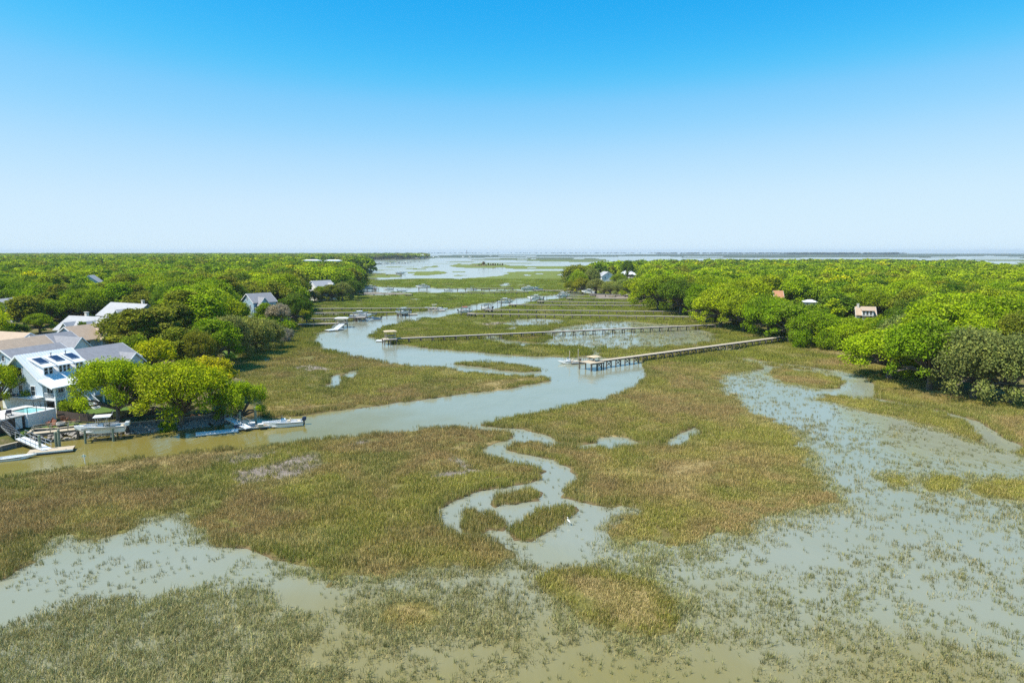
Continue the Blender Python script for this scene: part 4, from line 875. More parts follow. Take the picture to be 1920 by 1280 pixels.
def gable_house(name, label, x, y, rz, L, Wd, wall, ridge, wm_, rm, base=None, cross=(), wins=True, porch=0, chimney=None, lower=None, group=None, hip=False):
    """House with its ridge along local y, centred; cross: (y, width, reach, eave, apex, face) gables across."""
    z = ground_z(x, y) - .05
    e = empty(name, (x, y, z), rz, label, 'house', group)
    hw = Wd / 2
    m = MB()
    if hip: m.box(-hw, hw, -L / 2, L / 2, 0, wall)
    else: m.prism([(-hw, 0), (hw, 0), (hw, wall), (0, ridge - .12), (-hw, wall)], -L / 2, L / 2)
    m.build('wall', wm_, e)
    if lower: MB().box(-hw - .04, hw + .04, -L / 2 - .04, L / 2 + .04, 0, lower[0]).build('lower_wall', lower[1], e)
    sl = (ridge - wall) / hw; ov = .5
    r = MB()
    if hip:
        q = L / 2 - hw * .75; a, b = hw + ov, L / 2 + ov; zb = wall - .05
        V = [(-a, -b, zb), (a, -b, zb), (a, b, zb), (-a, b, zb), (0, -q, ridge), (0, q, ridge), (-a, -b, zb - .15), (a, -b, zb - .15), (a, b, zb - .15), (-a, b, zb - .15)]
        r.add(V, [(0, 1, 4), (1, 2, 5, 4), (2, 3, 5), (3, 0, 4, 5), (0, 6, 7, 1), (1, 7, 8, 2), (2, 8, 9, 3), (3, 9, 6, 0), (9, 8, 7, 6)])
    else: r.prism(slab([(-hw - ov, wall - sl * ov), (0, ridge), (hw + ov, wall - sl * ov)], .16), -L / 2 - .45, L / 2 + .45)
    roof = r.build('roof', rm, e)
    if not hip:
        for s_ in (-1, 1):
            t = MB(); yy = s_ * (L / 2 + .46)
            for k in (-1, 1): t.bar((k * (hw + ov), yy, wall - sl * ov - .12), (0, yy, ridge - .12), .06, .24)
            t.build('gable_trim', WHITE, e)
    if chimney: MB().box(chimney[0] - .4, chimney[0] + .4, chimney[1] - .4, chimney[1] + .4, wall, ridge + .9).box(chimney[0] - .5, chimney[0] + .5, chimney[1] - .5, chimney[1] + .5, ridge + .9, ridge + 1.05).build('chimney', CREAM, roof)
    for (cy, cw, reach, ev, ap, f) in cross:
        s_ = 1 if f == 'x' else -1; h2 = cw / 2; g = MB()
        n = [(cy - h2, 0), (cy + h2, 0), (cy + h2, ev), (cy, ap - .1), (cy - h2, ev)]
        V = [(0, a, b) for a, b in n] + [(s_ * (hw + reach), a, b) for a, b in n]
        g.add(V, [list(range(5)), list(range(9, 4, -1))] + [[i + 5, (i + 1) % 5 + 5, (i + 1) % 5, i] for i in range(5)]); g.build('cross_gable_wall', wm_, e)
        k2 = (ap - ev) / h2; pr = slab([(cy - h2 - .4, ev - k2 * .4), (cy, ap), (cy + h2 + .4, ev - k2 * .4)], .14)
        V = [(0, a, b) for a, b in pr] + [(s_ * (hw + reach + .4), a, b) for a, b in pr]; nn = len(pr)
        MB().add(V, [list(range(nn)), list(range(2 * nn - 1, nn - 1, -1))] + [[i + nn, (i + 1) % nn + nn, (i + 1) % nn, i] for i in range(nn)]).build('cross_gable_roof', rm, e)
        t = MB(); xx = s_ * (hw + reach + .41)
        for k in (-1, 1): t.bar((xx, cy + k * (h2 + .4), ev - k2 * .4 - .1), (xx, cy, ap - .1), .06, .2)
        t.build('gable_trim', WHITE, e)
        window(e, s_ * (hw + reach), cy, min(ev, ap) - 1.2, f, .8, 1.3, 2)
    if wins:
        for f, yy in (('-y', -L / 2), ('y', L / 2)):
            for xx in (-hw * .45, hw * .45): window(e, xx, yy, wall * .72, f, .8, 1.4)
            if not hip and ridge - wall > 2.2: window(e, 0, yy, wall + (ridge - wall) * .35, f, .7, 1.0)
        for f, xx in (('x', hw), ('-x', -hw)):
            for k in range(max(2, int(L / 3))):
                yy = -L / 2 + L * (k + .5) / max(2, int(L / 3))
                if not any(abs(yy - c[0]) < c[1] / 2 + .4 and c[5] == f for c in cross): window(e, xx, yy, wall * .72, f, .8, 1.4)
    if porch:
        p = MB().prism(slab([(hw - .05, wall * .62 + .45), (hw + porch + .3, wall * .62)], .12), -L / 2, L / 2); p.build('porch_roof', rm, e)
        MB().box(hw, hw + porch, -L / 2, L / 2, 2.1, 2.3).build('porch_floor', WHITE, e)
        pm = MB().box(-.1, .1, -.1, .1, 0, wall * .62).mesh('column', WHITE)
        for k in range(4): link('column', pm, e, (hw + porch - .15, -L / 2 + .2 + (L - .4) * k / 3, 0))
        r = MB()
        r.box(hw + porch - .18, hw + porch - .12, -L / 2, L / 2, 3.15, 3.25); r.box(hw + porch - .18, hw + porch - .12, -L / 2, L / 2, 2.42, 2.48)
        for k in range(int(L / .25)): yy = -L / 2 + .12 + k * .25; r.box(hw + porch - .165, hw + porch - .135, yy, yy + .03, 2.48, 3.15)
        r.build('railing', WHITE, e)
    return e

# ------------------------------------------------------------------ the white roofed house with solar dormers
RZ = -.318
def near_house():
    e = empty('beach_house', (-82, 111.8, 1.5), RZ, 'white metal roofed house with three solar panelled dormers above the pool terrace', 'house')
    MB().prism([(-4.7, 0), (4.7, 0), (4.7, 5.5), (0, 9.3), (-4.7, 5.5)], .3, 9.4).build('wall', PALEBLUE, e)
    MB().box(-4.76, 4.76, .24, 9.46, 0, 2.3).build('lower_wall', WHITE, e)
    rf = MB().prism(slab([(-5.3, 5.05), (0, 9.5), (4.7, 5.62), (7.75, 4.45)], .16), -.35, 9.85).build('roof', METALW, e)
    sm_ = MB()
    for k in range(21):
        y = -.3 + k * .5
        for a, b in (((0, 9.51), (4.7, 5.63)), ((4.7, 5.63), (7.75, 4.46)), ((0, 9.51), (-5.3, 5.06))): sm_.bar((a[0], y, a[1] + .01), (b[0], y, b[1] + .01), .035, .05)
    o = sm_.build('standing_seam', METALW, rf); o['kind'] = 'stuff'
    for s in (-.38, 9.88):
        t = MB(); t.bar((-5.3, s, 4.9), (0, s, 9.36), .06, .3); t.bar((0, s, 9.36), (4.7, s, 5.5), .06, .3); t.bar((4.7, s, 5.5), (7.75, s, 4.32), .06, .26); t.build('gable_trim', WHITE, e)
    vp = MB().tube([(0, 0, 0), (0, 0, .7)], [.1, .1], 8).box(-.14, .14, -.14, .14, .7, .8).mesh('vent_pipe', STEEL)
    for y in (5.0, 7.7): link('vent_pipe', vp, rf, (1.1, y, 8.5))
    # dormers
    for y, w, n in ((2.1, 1.7, 2), (5.0, 2.2, 3), (7.8, 1.5, 2)):
        MB().add([(.9, y - w / 2, 8.0), (4.0, y - w / 2, 5.9), (4.0, y - w / 2, 7.55), (.9, y - w / 2, 8.72), (.9, y + w / 2, 8.0), (4.0, y + w / 2, 5.9), (4.0, y + w / 2, 7.55), (.9, y + w / 2, 8.72)],
                 [(0, 1, 2, 3), (7, 6, 5, 4), (1, 5, 6, 2), (2, 6, 7, 3), (3, 7, 4, 0), (0, 4, 5, 1)]).build('dormer_wall', WHITE, e)
        dr = MB().prism(slab([(.5, 8.98), (4.5, 7.48)], .13), y - w / 2 - .3, y + w / 2 + .3).build('dormer_roof', METALW, e)
        for k in range(n): window(e, 4.0, y - w / 2 + w * (k + .5) / n, 6.75, 'x', w / n - .24, 1.1)
        sp = MB().box(-.95, .95, -.78, .78, 0, .05).build('solar_panel', SOLAR, e, loc=(2.35, y, 8.37)); sp.rotation_euler = (0, math.atan2(1.5, 4.0), 0)
        fr = MB(); fr.box(-.99, .99, -.82, -.78, -.02, .06).box(-.99, .99, .78, .82, -.02, .06).box(-.99, -.95, -.78, .78, -.02, .06).box(.95, .99, -.78, .78, -.02, .06).build('panel_frame', STEEL, sp)
    # porch
    MB().box(4.7, 7.4, .3, 9.4, 2.15, 2.4).build('porch_floor', WHITE, e)
    cm = MB().box(-.13, .13, -.13, .13, 0, 4.4).mesh('column', WHITE)
    for y in (.45, 2.4, 4.7, 7.0, 9.25): link('column', cm, e, (7.25, y, 0))
    MB().box(7.12, 7.38, .3, 9.4, 4.15, 4.4).build('porch_beam', WHITE, e)
    r = MB()
    for a, b in ((.6, 4.55), (5.9, 9.1)):
        r.box(7.22, 7.28, a, b, 3.3, 3.38).box(7.22, 7.28, a, b, 2.5, 2.56)
        for k in range(int((b - a) / .16)): r.box(7.235, 7.265, a + k * .16, a + k * .16 + .03, 2.56, 3.3)
    r.box(4.8, 7.1, .42, .48, 3.3, 3.38).box(4.8, 7.1, .42, .48, 2.5, 2.56)
    for k in range(14): r.box(4.85 + k * .16, 4.88 + k * .16, .435, .465, 2.56, 3.3)
    r.build('porch_railing', WHITE, e)
    sc = MB().box(7.1, 7.13, .5, 9.2, 2.4, 4.15).box(4.9, 7.1, .36, .39, 2.4, 4.3); 
    for y, w in ((1.6, 1.5), (4.0, 1.5), (6.6, 2.2)): 
        d = MB().box(4.76, 4.84, y - w / 2, y + w / 2, .05, 2.05).build('garage_door', DARK, e)
    for y in (1.5, 3.4, 5.6, 8.0): window(e, 4.72, y, 3.45, 'x', .9, 1.7, 2)
    for x, z, w, h in ((-2.6, 3.6, .9, 1.5), (-.2, 3.6, .9, 1.5), (2.6, 3.6, .9, 1.5), (0, 6.7, .9, 1.3), (-3.0, 1.2, .8, 1.0), (3.0, 1.2, .8, 1.0)): window(e, x, .3, z, '-y', w, h)
    MB().prism(slab([(-5.0, 2.75), (4.9, 2.75)], .1), -1.5, .3).build('pent_roof', METALW, e)
    # white stair with sloping rails
    st = MB()
    for k in range(12): st.box(7.4 + k * .27, 7.72 + k * .27, 4.7, 5.75, 2.2 - k * .185, 2.26 - k * .185)
    for y in (4.66, 5.75): st.bar((7.4, y, 2.1), (10.7, y, -.05), .05, .26); st.bar((7.4, y, 3.2), (10.7, y, 1.0), .06, .08)
    for k in range(20): 
        for y in (4.66, 5.75): st.box(7.45 + k * .165, 7.48 + k * .165, y - .015, y + .015, 2.1 - k * .109, 3.2 - k * .109)
    st.build('entry_stair', WHITE, e)
near_house()
def terrace():
    e = empty('pool_terrace', (-82, 111.8, 1.35), RZ, 'raised white walled terrace with a turquoise pool beside the stairs', 'terrace')
    MB().box(4.2, 10.8, -7.0, -6.7, 0, 2.0).box(4.2, 10.8, -2.7, -2.4, 0, 2.0).box(10.5, 10.8, -6.7, -2.7, 0, 2.0).box(4.2, 4.5, -6.7, -2.7, 0, 2.0).build('retaining_wall', WHITE, e)
    MB().box(4.5, 6.0, -6.7, -2.7, 1.9, 2.02).box(6.0, 10.5, -6.7, -6.2, 1.9, 2.02).box(6.0, 10.5, -3.2, -2.7, 1.9, 2.02).box(10.2, 10.5, -6.2, -3.2, 1.9, 2.02).build('coping', CONC, e)
    MB().box(6.0, 10.2, -6.2, -3.2, 1.2, 1.86).build('pool', POOLW, e)
    pm = MB().box(-.03, .03, -.03, .03, 0, 1.0).mesh('post', BLACK)
    pts = [(10.65, -6.85 + k * 1.45) for k in range(4)] + [(9.2 - k * 1.5, -2.55) for k in range(3)]
    for x, y in pts: link('post', pm, e, (x, y, 2.0))
    MB().box(10.62, 10.68, -6.85, -2.5, 2.97, 3.03).box(4.5, 10.62, -2.58, -2.52, 2.97, 3.03).build('top_rail', BLACK, e)
    # wooden sun deck with dark understructure
    MB().box(4.0, 10.4, -12.6, -7.0, 1.85, 2.0).build('sun_deck', CONC, e)
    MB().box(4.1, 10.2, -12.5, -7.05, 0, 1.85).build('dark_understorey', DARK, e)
    MB().box(10.2, 10.26, -8.5, -7.5, 0, 1.75).build('door', WHITE, e)
    r = MB(); r.box(10.3, 10.36, -12.5, -11.4, 2.95, 3.02).box(10.3, 10.36, -9.9, -7.05, 2.95, 3.02)
    for k in range(44):
        y = -12.5 + k * .125
        if y < -11.35 or y > -9.95: r.box(10.32, 10.345, y, y + .02, 2.0, 2.95)
    r.build('deck_railing', BLACK, e)
    s = MB()
    for k in range(10): s.box(10.4 + k * .27, 10.72 + k * .27, -11.3, -10.0, 1.8 - k * .185, 1.86 - k * .185)
    for y in (-11.32, -9.98): s.bar((10.4, y, 1.75), (13.1, y, -.05), .05, .22)
    s.build('stair', STEEL, e)
    s = MB()
    for y in (-11.32, -9.98): s.bar((10.4, y, 2.9), (13.1, y, 1.0), .05, .06); s.bar((10.4, y, 1.8), (10.4, y, 2.9), .05); s.bar((13.1, y, 0), (13.1, y, 1.0), .05)
    s.build('stair_rail', BLACK, e)
    # seats and a table on the deck
    def seat(x, y, rz, lb):
        c = empty('lounge_chair', (0, 0, 0), 0); c.matrix_world = e.matrix_basis @ Matrix.Translation((x, y, 2.0)) @ Matrix.Rotation(rz, 4, 'Z')
        MB().box(-.35, .35, -.35, .35, .36, .46).build('seat', NAVY, c, bevel=.03); MB().box(-.35, -.25, -.35, .35, .46, .95, (-.15, 0)).build('backrest', NAVY, c, bevel=.03)
        l = MB().box(-.025, .025, -.025, .025, 0, .36).mesh('leg', BLACK)
        for i in (-.3, .3):
            for j in (-.3, .3): link('leg', l, c, (i, j, 0))
        tag(c, lb, 'chair', 'chairs on the pool deck')
    seat(6.2, -8.6, 0, 'dark lounge chair on the sun deck nearest the pool'); seat(6.2, -10.0, 0, 'dark lounge chair in the middle of the sun deck'); seat(8.6, -8.2, 2.6, 'dark lounge chair by the deck railing and stairs')
terrace()
# ------------------------------------------------------------------ the other houses
GH = 'houses of the waterfront row'
gable_house('blue_house', 'pale blue house with grey shingle roof and a front gable beside the white roofed house', -79.7, 130.0, RZ, 10.2, 9.0, 6.6, 8.9, PALEBLUE, GREYR, cross=((2.4, 3.8, 2.0, 6.0, 7.6, 'x'),), group=GH)
gable_house('grey_roofed_house', 'house with a long grey roof close behind the white metal roof', -93.5, 131.5, RZ, 11, 9.5, 6.2, 8.7, PALEBLUE, GREYR, group=GH, cross=((-1.0, 4, .6, 6.0, 7.6, 'x'),))
gable_house('tan_roofed_house', 'soft blue house with tan roof, white braced gable and balcony at the picture edge', -100.5, 137.5, RZ, 11, 9.5, 6.2, 9.3, BLUE, TANR, group=GH, porch=2.0)
gable_house('white_gabled_house', 'house with a white gable and grey roof behind the tan roofed balcony house', -104.5, 153.5, RZ, 9, 9, 5.8, 8.4, WHITE, GREYR, cross=((0, 4.5, 4.5, 5.6, 7.9, 'x'),), group=GH)
gable_house('tan_roofed_house', 'long tan roofed house with a small dark dormer near the picture edge', -118, 158, RZ + 1.57, 15, 10, 5.4, 8.2, CREAM, TANR, cross=((2, 3, -1.5, 6.0, 7.6, '-x'),), group=GH)
gable_house('tan_roofed_house', 'tan roofed house with a white filled blue gable behind the conical magnolia', -110, 175, RZ, 11, 10, 5.0, 8.0, BLUE, TANR, cross=((1.5, 5, 1.5, 4.9, 7.0, 'x'),), group=GH)
gable_house('grey_roofed_house', 'house with pale grey and tan roof slopes in the middle of the row', -121, 195, RZ + 1.57, 15, 10, 5.0, 8.3, PALEBLUE, PALER, cross=((-4, 5, .8, 4.8, 7.4, '-x'), (3, 4, .6, 4.8, 7.0, '-x')), group=GH, chimney=(1.5, 3))
gable_house('tan_roofed_house', 'tan roofed house end with blue gable halfway up the row', -112, 193, RZ, 9, 8, 4.6, 7.4, BLUE, TANR, group=GH)
gable_house('pale_roofed_house', 'large pale grey roofed house with a blue gable at the far end of the row', -136, 242, RZ + 1.4, 20, 11, 4.6, 8.6, BLUE, PALER, cross=((-3, 5, 1.0, 4.5, 6.9, '-x'),), group=GH, chimney=(2, -5))
gable_house('white_house', 'white two storey house behind trees at the picture edge past the row', -194, 262, .1, 11, 9, 6.4, 9.0, WHITE, PALER)
gable_house('blue_house', 'blue and white waterfront house with grey roof among the mossy oaks', -102.5, 276, RZ - .35, 10, 9, 6.8, 10.0, BLUE, GREYR, cross=((-1.5, 4.5, 2.0, 5.8, 8.6, 'x'),), porch=2.2)
gable_house('white_house', 'white gabled waterfront house with pale grey roof beyond the docks', -110, 394, RZ - .3, 13, 10, 7.4, 11.4, WHITE, PALER, cross=((3.5, 5, 1.5, 7.0, 10, 'x'),))
gable_house('grey_roofed_house', 'grey roof with a small white gable deep in the woods', -237, 386, .3, 10, 9, 10.0, 13.6, WHITE, PALER, cross=((0, 4, .6, 9.6, 12, '-x'),))
gable_house('white_block', 'long white flat block showing above the distant woods', -325, 1105, 1.45, 34, 14, 12.4, 14.0, WHITE, METALW, wins=True, hip=True)
gable_house('white_block', 'second white block beside the long one above the distant woods', -288, 1110, 1.5, 26, 14, 12.2, 13.8, CREAM, METALW, hip=True)
gable_house('grey_roofed_house', 'grey roofed house with a white gable on the low point beyond the docks', 84, 614, .2, 13, 12, 5.2, 9.0, WHITE, PALER, cross=((0, 6, 1.5, 5.0, 7.8, '-x'),))
gable_house('white_roofed_house', 'house with a bright white hip roof on the low point beyond the docks', 108.5, 642, 1.4, 15, 12, 5.6, 9.4, CREAM, METALW, hip=True)
def cottage():
    e = gable_house('tan_cottage', 'small tan roofed cottage with white dormer windows among the oaks', 126.5, 244, 1.25, 7, 6.4, 5.2, 7.9, CREAM, TANR, chimney=(-.3, 2.8)); e.scale = (.86, .86, .93)
    MB().box(-4.2, -2.2, -2.6, 1.6, 4.6, 6.7).build('dormer_wall', WHITE, e)
    MB().prism(slab([(-4.6, 6.65), (-1.0, 7.3)], .12), -2.9, 1.9).build('dormer_roof', TANR, e)
    for y in (-1.6, -.3, 1.0): window(e, -4.2, y, 5.7, '-x', .8, 1.3)
cottage()
gable_house('orange_roofed_house', 'house with an orange tiled roof peak showing through the canopy', 116, 298, 1.5, 3.4, 3.4, 7.6, 9.9, CREAM, ORANGER)
gable_house('white_roofed_house', 'low white flat roof glimpsed between the oaks near the tan cottage', 131, 300, 1.3, 5, 4.5, 5.0, 5.8, WHITE, METALW, hip=True)
for i, (px, py, w) in enumerate(((770, 484.6, 15), (781, 484.8, 12), (790, 485.2, 11), (746, 476.9 + 8, 16))):
    p = W(px, py); gable_house('shore_house', ('tallest', 'middle', 'last', 'first')[i] + ' of the white houses on the distant wooded shore', p.x, p.y, 1.2 + i * .3, w * 1.5, w, 9, 15, WHITE, METALW, group='houses on the distant shore', wins=False)

# lighthouse on the horizon
def lighthouse():
    p = W(875, 475.2); s = .95
    e = empty('lighthouse', (p.x, p.y, 0), 0, 'tiny dark lighthouse tower on the horizon', 'lighthouse')
    MB().tube([(0, 0, -1), (0, 0, 20 * s), (0, 0, 44 * s)], [6.5, 5.4, 4.2], 12).build('tower', mk('lighthouse_brick', (.22, .17, .14), .8), e)
    MB().tube([(0, 0, 44 * s), (0, 0, 45 * s)], [5.6, 5.6], 12).build('gallery', DARK, e); MB().tube([(0, 0, 45 * s), (0, 0, 50 * s), (0, 0, 53 * s)], [2.8, 2.8, .2], 10).build('lantern_room', DARK, e)
lighthouse()

# ------------------------------------------------------------------ docks
_pile = {}
def pile_mesh(r, h, mat, below=1.2):
    k = (round(r, 3), round(h, 2), mat.name)
    if k not in _pile: _pile[k] = MB().tube([(0, 0, -below), (0, 0, h)], [r * 1.05, r * .95], 8).mesh('pile', mat, False)
    return _pile[k]
_brace = {}
def pier(label, A, B, width, z, spacing, brace=False, deckm=None, group='long docks across the marsh', head=None, rail=False, r=.15):
    """Walkway from A to B (x, y) on pairs of piles; head: (along, across0, across1) platform beyond A."""
    A = Vector((A[0], A[1])); B = Vector((B[0], B[1])); d = B - A; L = d.length; rz = math.atan2(d.y, d.x)
    e = empty('dock', (A.x, A.y, 0), rz, label, 'dock', group); deckm = deckm or WOOD
    m = MB().box(0, L, -width / 2, width / 2, z - .06, z)
    m.build('deck', deckm, e)
    MB().box(0, L, -width / 2 + .02, -width / 2 + .12, z - .32, z - .06).box(0, L, width / 2 - .12, width / 2 - .02, z - .32, z - .06).build('stringer', PILE, e)
    n = max(2, int(L / spacing)); pm = pile_mesh(r, z - .05, PILE)
    cap = MB().box(-.1, .1, -width / 2 - .15, width / 2 + .15, z - .55, z - .32).mesh('cap_beam', PILE)
    bm = MB().bar((0, -width / 2, .25), (0, width / 2, z - .5), .05, .18).bar((.06, -width / 2, z - .5), (.06, width / 2, .25), .05, .18).mesh('cross_brace', PILE)
    for k in range(n):
        x = .3 + (L - .6) * k / (n - 1)
        for s in (-1, 1): link('pile', pm, e, (x, s * (width / 2 + .02), 0))
        link('cap_beam', cap, e, (x, 0, 0))
        if brace and k % 1 == 0 and x < L * .75: link('cross_brace', bm, e, (x, 0, 0))
    if rail:
        q = MB()
        for s in (-1, 1):
            q.box(0, L, s * width / 2 - .04, s * width / 2 + .04, z + 1.0, z + 1.06)
            for k in range(int(L / 2.2) + 1): q.box(k * 2.2 - .05, k * 2.2 + .05, s * width / 2 - .04, s * width / 2 + .04, z, z + 1.0)
        q.build('handrail', deckm, e)
    if head:
        al, c0, c1 = head
        MB().box(-al, 0, c0, c1, z - .05, z + .012).build('head_platform', deckm, e)
        hp = pile_mesh(r * 1.05, z + .0, PILE)
        for x in (-al + .2, -al / 2, -.25):
            for y in (c0 + .15, c1 - .15): link('pile', hp, e, (x, y, 0))
        MB().box(-al, 0, c0 + .1, c0 + .25, z - .35, z - .05).box(-al, 0, c1 - .25, c1 - .1, z - .35, z - .05).build('head_beam', PILE, e)
    return e
def on(e, x, y, z=0): return e.matrix_basis @ Vector((x, y, z))
def shelter(label, loc, rz, sx, sy, z, h, rm, group=None):
    """Open pavilion on a dock head: four posts, roof, bench."""
    e = empty('dock_shelter', (loc[0], loc[1], z), rz, label, 'shelter', group)
    pm = MB().box(-.07, .07, -.07, .07, 0, h).mesh('post', WOOD)
    for x in (-sx / 2 + .15, sx / 2 - .15):
        for y in (-sy / 2 + .15, sy / 2 - .15): link('post', pm, e, (x, y, 0))
    a, b = sx / 2 + .3, sy / 2 + .3
    MB().add([(-a, -b, h), (a, -b, h), (a, b, h), (-a, b, h), (-a * .6, 0, h + .32), (a * .6, 0, h + .32), (-a, -b, h - .1), (a, -b, h - .1), (a, b, h - .1), (-a, b, h - .1)],
             [(0, 1, 5, 4), (1, 2, 5), (2, 3, 4, 5), (3, 0, 4), (0, 6, 7, 1), (1, 7, 8, 2), (2, 8, 9, 3), (3, 9, 6, 0), (9, 8, 7, 6)]).build('roof', rm, e)
    MB().box(-a + .5, a - .5, b - .8, b - .45, .4, .46).box(-a + .5, a - .5, b - .46, b - .4, .46, .9).build('bench', WOOD, e)
    return e
def float_dock(label, loc, rz, sx, sy, top=.45, deckm=None, group='floating docks', cleats=True):
    e = empty('floating_dock', (loc[0], loc[1], 0), rz, label, 'floating dock', group)
    MB().box(-sx / 2, sx / 2, -sy / 2, sy / 2, top - .08, top).build('deck', deckm or WOODN, e)
    MB().box(-sx / 2 + .05, sx / 2 - .05, -sy / 2 + .05, sy / 2 - .05, -.12, top - .08).build('pontoon', mk('black_plastic_float', (.04, .04, .04), .6), e)
    MB().box(-sx / 2 - .03, sx / 2 + .03, -sy / 2 - .03, -sy / 2, top - .2, top - .02).box(-sx / 2 - .03, sx / 2 + .03, sy / 2, sy / 2 + .03, top - .2, top - .02).build('rub_rail', WHITE, e)
    if cleats:
        c = MB().box(-.12, .12, -.02, .02, .06, .09).box(-.03, .03, -.03, .03, 0, .06).mesh('cleat', STEEL)
        for x in (-sx * .35, sx * .35):
            for y in (-sy / 2 + .12, sy / 2 - .12): link('cleat', c, e, (x, y, top))
    return e
def gangway(label, a, b, width=1.2, matw=None, group='gangways'):
    a = Vector(a); b = Vector(b); d = b - a; L = d.length; rz = math.atan2(d.y, d.x); pt = math.atan2(d.z, Vector((d.x, d.y)).length)
    e = empty('gangway', a, 0, label, 'gangway', group); e.rotation_euler = (0, -pt, rz); w = width / 2; matw = matw or GELCOAT
    MB().box(0, L, -w, w, -.06, 0).build('walkway', matw, e)
    for s in (-1, 1):
        m = MB(); m.bar((0, s * w, 1.0), (L, s * w, 1.0), .06); m.bar((0, s * w, .5), (L, s * w, .5), .05); m.bar((0, s * w, -.1), (L, s * w, -.1), .08, .18)
        for k in range(int(L / 1.4) + 1): m.bar((min(L, k * 1.4), s * w, -.1), (min(L, k * 1.4), s * w, 1.0), .05)
        m.build('side_rail', STEEL, e)
    return e
def lone_pile(label, p, h, r=.17, mat=None, group='mooring piles'):
    return tag(link('mooring_pile', MB().tube([(0, 0, -1.2), (0, 0, h), (0, 0, h + .12)], [r * 1.05, r * .95, r * .3], 10).mesh('mooring_pile', mat or PILEG), None, (p[0], p[1], 0)), label, 'pile', group)
def boat_lift(label, loc, rz, sx, sy, z, group='boat lifts', h=3.2, mat=None):
    e = empty('boat_lift', (loc[0], loc[1], 0), rz, label, 'boat lift', group)
    pm = pile_mesh(.16, h, mat or PILE)
    for x in (-sx / 2, sx / 2):
        for y in (-sy / 2, sy / 2): link('pile', pm, e, (x, y, 0))
    t = MB().box(-sx / 2 - .4, sx / 2 + .4, -.1, .1, 0, .25).mesh('top_beam', STEEL)
    for y in (-sy / 2, sy / 2): link('top_beam', t, e, (0, y, h))
    c = MB().box(-.1, .1, -sy / 2 + .15, sy / 2 - .15, -.2, 0).mesh('cradle_beam', STEEL)
    for x in (-sx / 2 + .3, sx / 2 - .3): link('cradle_beam', c, e, (x, 0, z))
    m = MB().box(-sx / 2 + .1, sx / 2 - .1, -.75, -.6, -.02, .14).box(-sx / 2 + .1, sx / 2 - .1, .6, .75, -.02, .14); m.build('bunk', WOOD, e, loc=(0, 0, z))
    w = MB()
    for x in (-sx / 2 + .3, sx / 2 - .3):
        for y in (-sy / 2 + .16, sy / 2 - .16): w.tube([(x, y, z), (x, y, h)], [.012, .012], 4)
    w.build('lift_cable', STEEL, e)
    return e

# ------------------------------------------------------------------ boats
def hull_mesh(L, B, H, mat, n=14):
    ts = [i / (n - 1) for i in range(n)]; V = []; F = []
    for t in ts:
        b = B / 2 * (1 - max(0, (t - .35) / .65) ** 2.4) * (.93 + .07 * min(1, t * 4)); b = max(b, .02)
        sh = H * (1 + .32 * t * t); k = H * .9 * max(0, (t - .62) / .38) ** 2.0; x = -L / 2 + L * t + .03 * L * (t ** 6)
        ch = k + (.26 * H) * (1 - .1 * t); cb = b * .86
        V += [(x, -b, sh), (x, -b * .97, sh - .1), (x - .02, -cb, ch), (x - .04, 0, k), (x - .02, cb, ch), (x, b * .97, sh - .1), (x, b, sh), (x - .03, b * .84, sh + .01), (x - .03, b * .80, H * .5 if t < .8 else sh - .12), (x - .03, -b * .80, H * .5 if t < .8 else sh - .12), (x - .03, -b * .84, sh + .01)]
    q = 11
    for i in range(n - 1):
        for k in range(q): F.append([i * q + k, i * q + (k + 1) % q, (i + 1) * q + (k + 1) % q, (i + 1) * q + k])
    F.append([0, 10, 9, 8, 7, 6, 5, 4, 3, 2, 1]); F.append([(n - 1) * q + k for k in range(q)])
    me = bpy.data.meshes.new('hull'); me.from_pydata(V, [], F); me.materials.append(mat); me.update(); return me
def outboard(e, x, y, z, s=1.0, mat=None):
    o = MB().box(-.5, .05, -.2, .2, .25, .78, (-.08, 0)).build('outboard_motor', mat or BLACK, e, bevel=.06, loc=(x, y, z)); o.scale = (s, s, s)
    MB().box(-.32, -.12, -.07, .07, -.75, .25).box(-.5, -.02, -.13, .13, -.5, -.45).tube([(-.6, 0, -.68), (-.1, 0, -.66), (.05, 0, -.66)], [.03, .08, .02], 6).build('lower_unit', BLACK, o)
